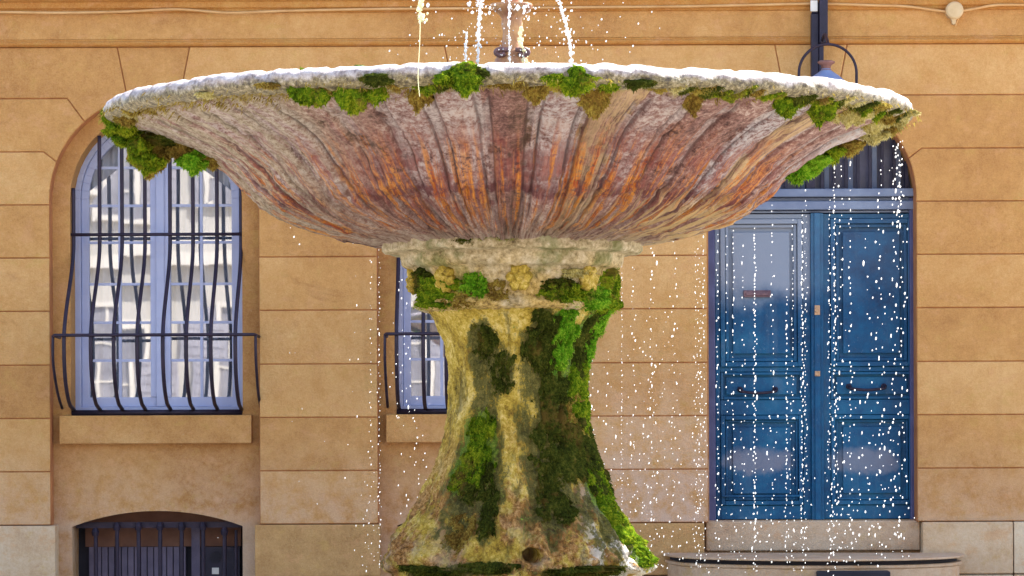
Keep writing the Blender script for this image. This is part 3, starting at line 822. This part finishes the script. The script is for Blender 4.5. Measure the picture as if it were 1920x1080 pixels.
# rim
def rimfn(r, z, th):
    c, s = math.cos(th), math.sin(th)
    q = .0055*fbm(Vector((c*11, s*11, z*9)), 4) + .003*fbm(Vector((c*40,s*40,z*30)),3)
    # eroded drip notches
    nn = fbm(Vector((c*22, s*22, 3)), 2)
    dz = -.006*sstep(.1,.4,nn) + .005*fbm(Vector((c*5,s*5,7)),3)
    # slanting drip ridges on the outer face
    rg = .007*fbm(Vector((math.cos(th+z*.9)*30, math.sin(th+z*.9)*30, 5)), 2)*sstep(1.30,1.37,r)
    return (r+q+rg, z+q*.6+dz)
rp = spline([(1.352,0,fz(237)),(1.386,0,fz(229)),(1.394,0,fz(221)),(1.392,0,fz(212)),(1.378,0,fz(204)),(1.352,0,fz(199)),(1.318,0,fz(202)),(1.29,0,fz(210)),(1.22,0,fz(226)),(1.0,0,fz(256)),(.5,0,fz(280)),(.0,0,fz(285))], 60)
rm_ = MB(); rm_.lathe([(p.x,p.z) for p in rp], 560, rimfn, BX); rm_.build('rim', M['rim'], basin, smooth=True)
# capital
def capfn(r, z, th):
    c, s = math.cos(th), math.sin(th)
    ch = fbm(Vector((c*5, s*5, z*9)), 4); ch2 = fbm(Vector((c*17, s*17, z*40)), 3)
    return (r*(1+.018*ch+.012*ch2), z+.006*ch2+.004*ch)
cp = [(.30,446),(.443,447),(.452,450),(.452,472),(.444,476),(.40,477),(.386,479),(.388,486),(.383,499),(.372,503),(.352,506),(.345,512),(.338,530),(.332,550),(.330,560),(.342,566),(.345,571),(.343,577),(.32,583),(.27,588)]
fine_ = []
for (r0,y0),(r1,y1) in zip(cp,cp[1:]):
    q = max(1,int(math.hypot((r1-r0)*SF,y1-y0)/5))
    fine_ += [(r0+(r1-r0)*i/q, fz(y0+(y1-y0)*i/q)) for i in range(q)]
fine_.append((cp[-1][0],fz(cp[-1][1])))
cm_ = MB(); cm_.lathe(fine_, 220, capfn); cap = cm_.build('capital', M['cap'], fnt, smooth=True)
def blob(mb, c, rad, sub=3, amp=.25, fr_=3.0, seed=0):
    b = bmesh.new(); bmesh.ops.create_icosphere(b, subdivisions=sub, radius=1)
    vs = []
    for v in b.verts:
        n = v.co.normalized(); q = 1+amp*fbm(n*fr_*.5+Vector((seed*3.7,seed,0)),4)
        vs.append((c[0]+n.x*rad[0]*q, c[1]+n.y*rad[1]*q, c[2]+n.z*rad[2]*q))
    b.verts.index_update(); mb.add(vs, [tuple(v.index for v in f.verts) for f in b.faces]); b.free()
for k in range(8):
    th = math.radians(4+45*k); m = MB(); R = .345
    c = (R*math.sin(th), -R*math.cos(th), fz(527))
    t_ = Vector((math.cos(th), math.sin(th), 0))
    blob(m, c, (.022,.022,.026), 3, .5, 4, k)
    for j in range(6):
        w = 2*PI*j/6+k; cc = Vector(c)+t_*.026*math.cos(w)+Vector((0,0,.029*math.sin(w)))
        blob(m, cc, (.020,.020,.021), 2, .5, 4, k*7+j)
    m.build('rosette', M['ped'], cap, smooth=True)
# pedestal shaft
pt = [(575,172),(585,163),(600,150),(620,142),(640,130),(700,121),(760,121),(830,133),(880,148),(930,171),(980,202),(1015,225),(1040,240),(1053,246),(1061,243),(1066,226),(1075,222),(1100,232),(1140,262),(1175,275),(1182,268),(1190,255),(1240,255),(1300,260)]
PR = [(-fz(y), r/SF) for y,r in pt]
def ped_r(th, z):
    r = interp(PR, -z); c, s = math.cos(th), math.sin(th)
    py = HY-(z-EYE)*SF
    ang = math.degrees(th)
    ribs = .032*math.cos(8*th+.25)*sstep(585,640,py)*(1-sstep(1060,1075,py)*.3)
    low = sstep(880,1000,py)
    n = .05*fbm(Vector((c*2.4, s*2.4, z*3.2)), 4) + .030*fbm(Vector((c*7, s*7, z*9)), 4)*(1+.9*low) + .022*fbm(Vector((c*22,s*22,z*26)),3)*(1+low) + .012*fbm(Vector((c*60,s*60,z*70)),2)
    return r*(1+ribs*(1-.3*low)+n*.9), py
ph = MB(); NZ = 330; SEGP = 330; z0, z1 = fz(1300), fz(578)
for i in range(NZ+1):
    z = z1+(z0-z1)*i/NZ
    for k in range(SEGP):
        th = 2*PI*k/SEGP; 
        py = HY-(z-EYE)*SF
        # wavy ledge: shift the profile up and down round the foot
        zz_ = z + .022*math.cos(4*th+.4)*sstep(1000,1040,py)*(1-sstep(1090,1120,py))
        r,_ = ped_r(th, z if py < 1000 else zz_)
        if r < 0: r = 0
        # drain hole front right
        hx = (math.degrees(th)-8.0)/4.6; hz = (py-1030)/15.0; q = hx*hx+hz*hz
        if q < 2: r -= .16*(1-sstep(.55,1.0,q))
        ph.v.append((.010+r*math.sin(th), -r*math.cos(th), z))
for i in range(NZ):
    for k in range(SEGP):
        k2 = (k+1)%SEGP; ph.f.append((i*SEGP+k, (i+1)*SEGP+k, (i+1)*SEGP+k2, i*SEGP+k2))
# (built after the moss is mapped, below)
# lower pool (below the picture)
m = MB(); m.lathe([(2.1,.0),(2.12,.04),(2.1,.5),(2.2,.53),(2.2,.62),(1.9,.62),(1.9,.53),(1.95,.1),(0,.1)],96); m.build('pool_wall', M['pool'], fnt)
m = MB(); m.lathe([(1.94,.5),(.0,.5)],64); tag(m.build('pool_water', M['water'], None),kind='structure')
m = MB(); m.lathe([(1.31,fz(212)),(.0,fz(212))],64,cx=BX); tag(m.build('basin_water', M['water'], None),kind='structure')

# finial spout standing in the basin
m = MB(); fz_ = lambda p: fz(p)
m.lathe([(.10,fz(240)),(.075,fz(200)),(.055,fz(112)),(.050,fz(106)),(.058,fz(101)),(.045,fz(96)),(.036,fz(90)),(.033,fz(60)),(.037,fz(45)),(.033,fz(36)),(.040,fz(28)),(.060,fz(20)),(.070,fz(13)),(.072,fz(8)),(.05,fz(7)),(.0,fz(10))],28,
        lambda r,z,th:(r*(1+.16*fbm(Vector((math.cos(th)*2,math.sin(th)*2,z*14)),3)),z))
spout = m.build('spout', M['finial'], fnt, smooth=True)
m = MB()
for s_ in (-1,1):
    m.tube(spline([(s_*.012,-.05,fz(97)),(s_*.045,-.052,fz(96)),(s_*.056,-.05,fz(102)),(s_*.040,-.052,fz(107)),(s_*.024,-.052,fz(103))],16),.009,8)
m.build('scroll', plain('scroll_stone',(.10,.045,.05),(.26,.13,.12),30,.5,.3), spout, smooth=True)
m = MB(); blob(m,(.002,0,fz(6)),(.026,.026,.05),2,.3,3,2); m.build('spout_head', M['finial'], spout, smooth=True)

# ------------------------------------------------------------------ moss
cam_p = Vector((0,-DF,EYE))
bowl_tab = sorted([(p.z, p.x) for p in BP])
def ray(px, py): return Vector(((px-960)/F, 1, (HY-py)/F))
def hit(px, py, rfun, ax=0.0):
    d = ray(px,py); t = 8.6; best = None
    while t < 11.6:
        p = cam_p + d*t; x = p.x-ax; r = math.hypot(x,p.y); R = rfun(math.atan2(x,-p.y), p.z)
        if r <= R: return p
        if best is None or r-R < best[0]: best = (r-R, p.copy())
        t += .008
    return best[1]
def bowl_R(th, z):
    if z < bowl_tab[0][0]: return 0
    if z > bowl_tab[-1][0]: return 1.405 if z < fz(196) else 0
    return interp(bowl_tab, z)
def blades(mb, P, N, n_len, w, rr, droop=.35):
    d = (N + Vector((rr.gauss(0,.45),rr.gauss(0,.45),rr.gauss(0,.45)-droop))).normalized()
    s = d.cross(Vector((rr.random()-.5,rr.random()-.5,rr.random()-.5))).normalized()*w
    L = n_len*rr.uniform(.5,1.3)
    b = len(mb.v); mid = P + d*L*.55 + Vector((0,0,-.001))
    while len(mb.tip) < b: mb.tip.append(0.0)
    mb.tip += [.1,.1,.7,.7,1.0]
    mb.v += [P-s, P+s, mid+s*.8, mid-s*.8, P+d*L+Vector((0,0,-L*.25))]
    mb.f += [(b,b+1,b+2,b+3),(b+3,b+2,b+4)]
def clump(c, rad, mat, parent, seed, nb=260, ln=.016):
    rr = random.Random(seed); mb = MB(); c = Vector(c)
    subs = [(c, rad, 4, nb)]
    for k in range(5):
        u = rr.uniform(-1.15,1.15); f = rr.uniform(.28,.55)
        subs.append((c+Vector((u*rad[0], rr.uniform(-.3,.3)*rad[1], rad[2]*rr.uniform(-.55,.75)*(1-.6*abs(u)) + .08*rad[2])), (rad[0]*f*1.2, rad[1]*.75, rad[2]*f), 3, nb//4))
    for q_,(c_,r_,sub,nn) in enumerate(subs):
        o = bmesh.new(); bmesh.ops.create_icosphere(o, subdivisions=sub, radius=1); vs = []; sd_ = seed+q_*.77
        for v in o.verts:
            n = v.co.normalized()
            q = 1+.50*fbm(n*1.5+Vector((sd_*1.7,sd_*.3,0)),4)+.20*fbm(n*6+Vector((sd_,0,0)),3)
            taper = 1-.45*sstep(.3,-1,n.z)
            vs.append(Vector((c_[0]+n.x*r_[0]*q*taper, c_[1]+n.y*r_[1]*q*taper, c_[2]+n.z*r_[2]*q)))
        o.verts.ensure_lookup_table(); o.verts.index_update(); mb.add([tuple(v) for v in vs], [tuple(v.index for v in f.verts) for f in o.faces])
        for _ in range(nn):
            v = o.verts[rr.randrange(len(o.verts))]
            blades(mb, vs[v.index]-v.co*.003, v.co.normalized(), ln, .0016, rr)
        o.free()
    return mb.build('moss_clump', M[mat], parent, smooth=True)
rimR = 1.385
cl_spec = [ # px, py, half w, half h, material
 (588,168,34,28,'moss_green'),(661,172,35,34,'moss_green'),(705,150,26,10,'moss_dark'),(742,158,16,9,'moss_brown'),(782,180,17,24,'moss_brown'),(800,160,18,16,'moss_green'),
 (872,148,33,24,'moss_green'),(888,138,26,10,'moss_dark'),(958,156,30,9,'moss_brown'),(1002,170,18,20,'moss_brown'),(1040,158,20,9,'moss_brown'),
 (1078,154,34,20,'moss_green'),(1115,185,27,28,'moss_brown'),(1145,156,20,14,'moss_green'),(1190,156,24,9,'moss_dark'),(1235,160,18,9,'moss_brown'),(1270,160,16,9,'moss_straw'),
 (1302,186,17,24,'moss_brown'),(1325,168,16,12,'moss_dark'),(1372,168,30,15,'moss_green'),(1420,170,16,9,'moss_brown'),(1478,192,24,26,'moss_green'),(1500,178,14,10,'moss_dark'),
 (1543,198,27,30,'moss_green'),(1568,190,14,12,'moss_dark'),(1602,212,26,22,'moss_straw'),(1625,198,16,14,'moss_green'),(1648,205,17,18,'moss_green'),(1640,232,20,16,'moss_straw'),(1672,215,16,15,'moss_brown'),(1692,222,14,14,'moss_straw'),
 (505,160,16,5,'moss_brown'),(385,177,18,5,'moss_straw'),(245,207,14,9,'moss_brown')]
r2 = random.Random(31)
for k in range(30):
    px = r2.uniform(600,1690) if k < 8 else r2.uniform(1120,1700); q = abs(px-955)/755
    py = 153+ (1-math.sqrt(max(0,1-q*q)))*72 + r2.uniform(1,9)
    cl_spec.append((px, py, r2.uniform(12,24), r2.uniform(6,11), r2.choice(['moss_dark','moss_brown','moss_green','moss_dark','moss_straw' if px>1550 else 'moss_green'])))
for i,(px,py,hw_,hh,mt) in enumerate(cl_spec):
    p = hit(px, py, bowl_R, BX); k = (p.y+DF)/F
    n = Vector((p.x,p.y,-.35)).normalized()
    p = p - Vector((p.x,p.y,0)).normalized()*.008
    big = hw_ > 22 and hh > 18
    clump(p, (hw_*k*1.18, max(.022,.046 if big else .026), hh*k*1.15), mt, basin, i+1, int(300+hw_*hh*1.3), .0085)
# hanging cushions at both ends: (px,py,y,halfw,halfh)
for i,(px,py,y,hw_,hh,mt) in enumerate([(212,226,-.06,18,26,'moss_green'),(222,208,-.10,16,14,'moss_straw'),(240,222,-.30,20,16,'moss_brown'),(236,240,-.26,20,14,'moss_green'),(262,214,-.42,18,8,'moss_straw'),(292,206,-.55,18,7,'moss_brown'),(226,250,-.10,22,20,'moss_green'),(256,264,-.14,30,20,'moss_green'),(282,292,-.16,32,36,'moss_brown'),(262,286,-.22,22,26,'moss_green'),(276,306,-.24,24,20,'moss_green'),
        (350,288,-.18,26,24,'moss_brown'),(365,304,-.22,24,20,'moss_bright'),(398,302,-.2,20,14,'moss_brown'),(312,262,-.2,36,12,'moss_dark'),
        (1498,322,-.14,30,19,'moss_bright'),(1532,304,-.14,28,16,'moss_bright'),(1560,288,-.12,24,16,'moss_green'),(1594,276,-.1,24,16,'moss_brown'),(1636,254,-.1,22,16,'moss_straw'),(1668,242,-.08,20,14,'moss_brown')]):
    k = (y+DF)/F; p = cam_p + ray(px,py)*(y+DF)
    clump(p, (hw_*k, .045, hh*k), mt, basin, 60+i, int(350+hw_*hh*1.3), .010)

# fringe of tiny straw growth all round under the rim
fm_ = MB(); rr = random.Random(11)
for _ in range(4500):
    th = rr.uniform(-PI, PI); dens = fbm(Vector((math.cos(th)*9, math.sin(th)*9, 2)),3)
    if rr.random() > .55+dens: continue
    z = fz(rr.gauss(236,5)+ (6 if dens>.1 else 0)); R = bowl_R(th,z)+.004
    P = Vector((BX+R*math.sin(th), -R*math.cos(th), z)); N = Vector((math.sin(th),-math.cos(th),-.5))
    blades(fm_, P, N, .016, .002, rr, .6)
tag(fm_.build('lichen_fringe', M['moss_brown'], basin), kind='stuff')

def ped_Rw(th, z): return ped_r(th, z)[0]
def cap_R(th, z): return interp(sorted([(fz(y), r) for r,y in cp]), z) if z > fz(583) else ped_Rw(th,z)
def patch(px, py, hw_, hh, mat, seed, thick=.02, parent=None, ln=.0085, nb=900, rf=ped_Rw):
    c = hit(px, py, rf); th0 = math.atan2(c.x, -c.y)
    e = hit(px+hw_*.8, py, rf); e2 = hit(px-hw_*.8, py, rf)
    dth = max(abs(math.atan2(e.x,-e.y)-th0), abs(math.atan2(e2.x,-e2.y)-th0), .06)*1.15
    dz = hh*(c.y+DF)/F; mb = MB(); nu, nv = 46, 64; rr = random.Random(seed)
    grid = []
    for j in range(nv+1):
        for i in range(nu+1):
            u = i/nu*2-1; v = j/nv*2-1
            w = u + .28*fbm(Vector((v*1.6, seed*2.1, u*.6)),3)
            q = .82-(w*w+v**4) + .62*fbm(Vector((u*2.2+seed, v*3.0, seed)),5) + .42*fbm(Vector((th0*20+u*dth*30, (c.z+v*dz)*26, seed*.1)),3)
            th = th0+u*dth*1.25; z = c.z+v*dz*1.1
            rad = rf(th,z)
            off = -.012 + (thick+.012)*sstep(.0,.8,q) + (.006*fbm(Vector((th*22,z*26,seed)),3) + .004*fbm(Vector((th*60,z*70,seed)),2))*sstep(0,.3,q)
            grid.append((rad+off, th, z, q))
            mb.v.append(Vector((.010+(rad+off)*math.sin(th), -(rad+off)*math.cos(th), z)))
    for j in range(nv):
        for i in range(nu):
            a = j*(nu+1)+i
            if max(grid[a][3],grid[a+1][3],grid[a+nu+1][3],grid[a+nu+2][3]) > -.15: mb.f.append((a,a+1,a+nu+2,a+nu+1))
    cnt = 0
    for _ in range(nb*4):
        if cnt > nb: break
        k = rr.randrange(len(grid)); r,th,z,q = grid[k]
        if q < rr.uniform(-.55,.12): continue
        th += rr.gauss(0,.012); z += rr.gauss(0,.004)
        blades(mb, Vector((.010+(r-.002)*math.sin(th), -(r-.002)*math.cos(th), z)), Vector((math.sin(th),-math.cos(th),0)), ln, .0017, rr, .7); cnt += 1
    # drop unused verts is unnecessary
    return mb.build('moss_patch', M[mat], parent or ped, smooth=True)
def soft_moss():
    spec = []
    for px,py,hw_,hh,mt,tk in P_ + [(1035,800,58,230,'moss_dark',0),(1095,700,40,150,'moss_green',0),(1130,950,40,110,'moss_dark',0),(890,900,50,130,'moss_dark',0),(915,680,30,95,'moss_dark',0),(906,790,24,120,'moss_dark',0),(868,990,44,50,'moss_dark',0),(1090,960,50,40,'moss_brown',0)]:
        if mt in ('moss_brown','moss_straw'): continue
        c = hit(px,py,ped_Rw); th0 = math.atan2(c.x,-c.y); rr_ = math.hypot(c.x,c.y)
        k = (c.y+DF)/F; cs = max(.35, math.cos(th0))
        spec.append((th0, c.z, hw_*k/rr_/cs, hh*k, {'moss_dark':0,'moss_green':1,'moss_bright':2}[mt], tk))
    out = []
    for v in ph.v:
        th = math.atan2(v[0], -v[1]); m = [0.0,0.0,0.0]
        if abs(th) < 1.75:
            for th0,z0_,a,b,ch,tk in spec:
                q = ((th-th0)/(a*1.5))**2 + ((v[2]-z0_)/(b*1.3))**2
                if q < 1: m[ch] = max(m[ch], (1-q)*(.8 if tk == 0 else 1.0))
        out += m
    ph.attr['mossv'] = ('FLOAT_VECTOR', out)
    return ph.build('pedestal', M['ped'], fnt, smooth=True)
P_ = [ # px,py,halfw,halfh,mat,thickness
 (1018,640,34,62,'moss_dark',.018),(1042,636,18,62,'moss_bright',.030),(1084,655,20,78,'moss_dark',.02),(1106,628,18,62,'moss_bright',.030),
 (1030,760,32,70,'moss_dark',.018),(1078,735,22,76,'moss_green',.024),(1058,850,36,64,'moss_dark',.016),(1075,790,20,60,'moss_brown',.012),(1098,860,20,80,'moss_dark',.024),
 (1118,920,16,60,'moss_green',.022),(1168,985,14,46,'moss_green',.012),(1196,1036,14,34,'moss_green',.012),
 (898,840,27,70,'moss_green',.026),(884,905,36,44,'moss_dark',.02),(912,960,16,54,'moss_dark',.014),(865,890,18,40,'moss_green',.014),
 (908,640,24,38,'moss_dark',.008),(936,700,28,42,'moss_dark',.006),(1035,945,38,40,'moss_dark',.012),(1020,890,26,30,'moss_dark',.010),
 (900,1068,56,13,'moss_dark',.012),(805,1074,52,13,'moss_dark',.014),(1090,1074,70,13,'moss_dark',.014),(855,1000,30,40,'moss_brown',.006)]
ped = soft_moss()
for i,(px,py,hw_,hh,mt,tk) in enumerate(P_): patch(px,py,hw_,hh,mt,i+1,tk,nb=int(500+hw_*hh*.8))
for i,(px,py,hw_,hh,mt,tk) in enumerate([(806,545,28,34,'moss_green',.03),(795,528,14,26,'moss_dark',.03),(1140,552,18,46,'moss_green',.03),(1118,560,20,24,'moss_bright',.02),(882,533,24,26,'moss_bright',.02),
      (1052,548,42,20,'moss_green',.022),(1046,535,32,14,'moss_dark',.02),(848,560,30,18,'moss_brown',.014),(930,545,24,22,'moss_brown',.008),(1070,512,34,9,'moss_straw',.012),(860,450,26,6,'moss_dark',.006),(930,444,40,6,'moss_green',.006)]):
    patch(px,py,hw_,hh,mt,40+i,tk,cap,nb=int(400+hw_*hh*.8),rf=cap_R)

# ================================================================== WATER
SUN_AZ, SUN_EL = 45.0, 51.0
def drop_mesh(sub=1):
    b = bmesh.new(); bmesh.ops.create_icosphere(b, subdivisions=sub, radius=1)
    b.verts.index_update(); r = ([v.co.copy() for v in b.verts], [tuple(v.index for v in f.verts) for f in b.faces]); b.free(); return r
DV, DFc = drop_mesh(1)
def drop(mb, p, r, el):
    o = len(mb.v)
    for v in DV: mb.v.append((p[0]+v.x*r, p[1]+v.y*r, p[2]+v.z*r*el))
    mb.f += [tuple(i+o for i in f) for f in DFc]
rr = random.Random(21)
def rim_y(px, back):
    """point on the dripping edge seen at column px, on the far or near arc"""
    R = 1.39; x = (px-960)*DF/F
    for _ in range(6):
        y = math.sqrt(max(.0, R*R-x*x))*(1 if back else -1); x = (px-960)*(y+DF)/F
        x = max(-R,min(R,x))
    return y
def string(mb, px, y0, y1, n, r0, r1, spread0=.6, spread1=3.0, el=1.5, back=True, gap=0):
    Y = rim_y(px, back)
    y = y0
    step = (y1-y0)/n
    for i in range(n):
        u = i/n; py = y0+(y1-y0)*(u**.92)+rr.gauss(0,step*.35)
        if gap and rr.random() < gap: continue
        sp = spread0+(spread1-spread0)*u
        Yq = Y + rr.gauss(0,.02+.06*u); k = (Yq+DF)/F
        p = Wp(px+rr.gauss(0,sp), py, Yq)
        r = .67*math.exp(rr.uniform(math.log(r0),math.log(r1)))*k
        drop(mb, p, r*(.75 if rr.random()<.3 else 1), rr.uniform(1.0,el+.3) if rr.random() < .90 else rr.uniform(2.0,3.4))
dm = MB()
# (column, top row, bottom row, count, min/max radius in photo px, spread)
for px,a,b,n,r0,r1,s0,s1 in [
 (1304,470,1075,60,1.0,1.9,1.2,5),(1311,455,1078,70,1.0,1.9,1.5,5),(1318,450,1078,90,1.0,2.2,1.2,6),
 (1346,400,1075,62,1.2,2.5,.6,3),(1362,415,1000,34,1.1,2.2,1,6),(1375,412,1040,56,1.2,2.3,.7,4),(1393,462,1075,44,1.2,2.4,1.2,6),
 (1415,430,1078,120,1.5,2.7,.7,3.2),(1448,366,1060,52,1.3,2.5,.6,5),(1475,540,1060,62,1.3,2.6,.5,2.2),(1486,410,1075,70,1.1,2.2,.8,3),
 (1504,395,1075,100,1.4,2.5,.7,2.5),(1511,360,1040,76,1.2,2.4,.8,4),(1555,372,1075,88,1.2,2.5,.8,4),(1565,300,1078,120,1.4,2.6,1.2,4),
 (1576,270,1060,56,1.4,2.6,1.5,6),(1594,300,1060,52,1.5,2.8,.6,3),(1628,420,1040,30,1.6,3.1,4,14),(1650,300,1070,64,1.5,3.2,3,8),
 (1676,270,1040,72,1.5,3.0,3,8),(1692,265,1050,70,1.4,2.9,3,8),(1684,262,430,34,1.6,3.2,3.5,5),(1602,700,1060,30,1.3,2.8,12,18),
 (1166,470,1000,64,.9,1.6,.4,1.5),(1185,480,1070,56,1.1,2.4,2,8),(1222,460,1070,66,1.1,2.6,2.5,9),(1266,455,1060,48,1.2,2.5,2,8),
 (1210,640,1075,56,1.0,2.2,8,22),(1250,560,1075,52,1.0,2.2,10,22),(1140,660,1000,30,1.1,2.3,8,16),(1112,650,860,18,1.3,2.8,3,8),
 (1430,760,1075,34,1.1,2.2,26,40),(1620,760,1060,30,1.1,2.3,40,50),(1530,900,1078,16,1.0,2.0,60,90)]:
    string(dm,px,a,b,n,r0,r1,s0,s1)
tag(dm.build('falling_water', M['drop'], None, smooth=True), 'curtain of white water drops falling in front of the blue door', 'water drops', kind='stuff')
dm = MB()
for px,a,b,n,r0,r1,s0,s1 in [(711,470,1078,66,.9,1.9,.8,2.5),(696,480,1078,44,.9,1.8,1,4),(666,480,900,10,1.0,2.0,3,12),(752,490,800,26,1.2,2.2,5,10),(765,640,1000,26,1.2,2.6,8,14),(790,760,960,16,1.2,2.4,8,14),(555,410,470,4,1.6,2.6,10,12),(560,620,1060,8,.8,1.4,60,80),(690,900,1078,18,.9,1.8,8,14)]:
    string(dm,px,a,b,n,r0,r1,s0,s1)
tag(dm.build('falling_water', M['drop'], None, smooth=True), 'sparse white drips falling left of the fountain pedestal', 'water drops', kind='stuff')
# jets above the basin: lumpy broken streams
def jet(label, path, r, mat='drop', seed=0, y=-.1, lump=.55, solid=False):
    q = random.Random(seed); mb = MB()
    L = spline([(px,0,py) for px,py in path], max(12,int(abs(path[-1][1]-path[0][1])/1.6)))
    pts = []; rad = []
    for i,p in enumerate(L):
        pts.append(Wp(p.x+q.gauss(0,.5 if not solid else .15), p.z, y)); 
        rad.append(r*(DF+y)/F*(1 if solid else max(.05,.75+lump*2.6*fbm(Vector((i*.42,seed*3.3,0)),3))))
    mb.tube(pts, rad, 8)
    if not solid:
        for i,p in enumerate(L):
            if q.random() < .5:
                drop(mb, Wp(p.x+q.gauss(0,r*1.3), p.z+q.gauss(0,1), y+q.gauss(0,.03)), q.uniform(.7,r*.8)*(DF+y)/F, 1.3)
    return tag(mb.build('water_stream', M[mat], None, smooth=True), label, 'water stream', 'water streams falling from the spout')
jet('pale yellowish lumpy water stream, the one farthest left over the basin', [(789,-25),(790,0),(787,14),(789,28),(788,40)], 5.2, 'drop_yellow', 1, -.2)
jet('hair-thin yellow water thread hanging across the basin rim', [(788,42),(787,80),(785,120),(784,150),(787,181)], .7, 'drop_yellow', 2, -1.46, solid=True)
jet('short broken white stream left of the taller one beside the spout', [(875,60),(874,75),(873,88),(874,112),(876,125)], 2.6, 'drop', 3, -.2)
jet('tall white stream splashing down just left of the spout', [(892,-25),(896,0),(901,12),(898,40),(897,80),(896,124)], 3.0, 'drop', 4, -.15)
jet('thin white stream running straight down the front of the spout', [(955,-25),(955,0),(954,50),(955,90),(956,124)], 1.9, 'drop', 5, -.12)
jet('pale yellow-white stream clinging to the right side of the spout', [(978,52),(975,68),(977,82),(981,96),(981,124)], 3.4, 'drop_yellow', 6, -.06)
jet('long double white stream arching down right of the spout', [(1042,-30),(1049,0),(1053,20),(1062,48),(1068,80),(1072,124)], 3.2, 'drop', 7, -.15)
sp = MB()
for cx,cy,sx,sy,n,r1 in [(895,8,9,10,26,4.0),(960,14,34,7,60,4.5),(990,20,8,8,14,4),(925,22,8,7,12,3.6),(790,25,8,16,10,3.5),(900,80,60,34,46,2.0),(850,85,50,28,36,1.8),(1060,60,26,36,26,1.9),(1110,50,50,36,34,1.9),(955,95,24,16,18,2),(1020,90,40,20,16,1.8)]:
    for _ in range(n):
        Y = rr.gauss(-.05,.12); p = Wp(rr.gauss(cx,sx), min(118,rr.gauss(cy,sy)), Y)
        drop(sp, p, math.exp(rr.uniform(math.log(.7),math.log(r1)))*(DF+Y)/F, rr.uniform(.9,1.5))
tag(sp.build('water_spray', M['drop'], None, smooth=True), 'fine white spray splashing around the stone spout above the basin', 'water spray', kind='stuff')

# ================================================================== GROUND, HOUSE ACROSS THE SQUARE
m = MB(); m.add([(-300,-300,0),(300,-300,0),(300,300,0),(-300,300,0)],[(0,1,2,3)]); tag(m.build('ground', M['paving']),kind='structure')
opp = empty('rendered_house', (0,-22,0)); tag(opp, 'pale rendered house across the square seen only as reflections in the window panes', 'building')
m = MB(); m.box(-24,24,-6,0,-.2,11); m.build('wall', M['pale_wall'], opp)
m = MB(); m.box(-24.2,24.2,.002,.45,10.6,11.1); m.box(-24,24,.002,.22,4.35,4.62); m.box(-24,24,.002,.14,.0,.7)
m.build('cornice', M['pale_trim'], opp)
for i in range(-7,8):
    for z0,z1 in ((1.1,3.5),(5.3,7.9)):
        x = i*2.9+.75
        m = MB(); m.box(x-.62,x+.62,.003,.03,z0,z1); w_ = m.build('window', M['opp_pane'], opp)
        m = MB(); m.box(x-.72,x-.62,.003,.10,z0-.1,z1+.1); m.box(x+.62,x+.72,.003,.10,z0-.1,z1+.1); m.box(x-.619,x+.619,.003,.10,z1,z1+.1); m.box(x-.619,x+.619,.003,.14,z0-.1,z0)
        m.box(x-.03,x+.03,.031,.06,z0,z1)
        for q in (.33,.66): m.box(x-.618,x+.618,.031,.055,z0+(z1-z0)*q-.02,z0+(z1-z0)*q+.02)
        m.build('frame', M['pale_trim'], w_)
        for s_ in (-1,1):
            m = MB()
            a,b = sorted((x+s_*.74, x+s_*1.32)); m.box(a,b,.02,.07,z0,z1)
            for q in range(12): m.box(a+.06,b-.06,.071,.085,z0+.1+q*(z1-z0-.2)/12,z0+.1+(q+.55)*(z1-z0-.2)/12)
            m.build('shutter', M['grey_shutter'], w_)

# ================================================================== LIGHT, SKY, CAMERA
w = bpy.data.worlds.new('World'); sc.world = w; w.use_nodes = True
nt = w.node_tree; bg = nt.nodes['Background']
sky = nt.nodes.new('ShaderNodeTexSky'); sky.sky_type = 'NISHITA'; sky.sun_disc = False
sky.sun_elevation = math.radians(SUN_EL); sky.sun_rotation = math.radians(SUN_AZ)
sky.dust_density = 2.0; sky.air_density = 1.0; sky.ozone_density = 1.0
nt.links.new(sky.outputs[0], bg.inputs[0]); bg.inputs[1].default_value = .14
sd = bpy.data.lights.new('sun', 'SUN'); sd.energy = 4.0; sd.angle = math.radians(.53); sd.color = (1,.95,.86)
so = bpy.data.objects.new('sun', sd); C.objects.link(so)
az, el = math.radians(SUN_AZ), math.radians(SUN_EL)
S = Vector((math.sin(az)*math.cos(el), math.cos(az)*math.cos(el), math.sin(el)))
so.rotation_euler = S.to_track_quat('Z','Y').to_euler(); so.location = (10,10,20)
cd = bpy.data.cameras.new('camera'); cd.sensor_width = 36; cd.lens = 36*F/1920; cd.shift_y = (HY-540)/1920
cd.clip_start = .1; cd.clip_end = 1000
co = bpy.data.objects.new('camera', cd); C.objects.link(co); co.location = (0,-DF,EYE); co.rotation_euler = (PI/2,0,0)
sc.camera = co
vs_ = sc.view_settings; vs_.view_transform = 'Standard'; vs_.look = 'None'; vs_.gamma = 1; vs_.exposure = 1.93
sc.cycles.use_denoising = True; sc.cycles.sample_clamp_indirect = 4.0; sc.cycles.max_bounces = 8
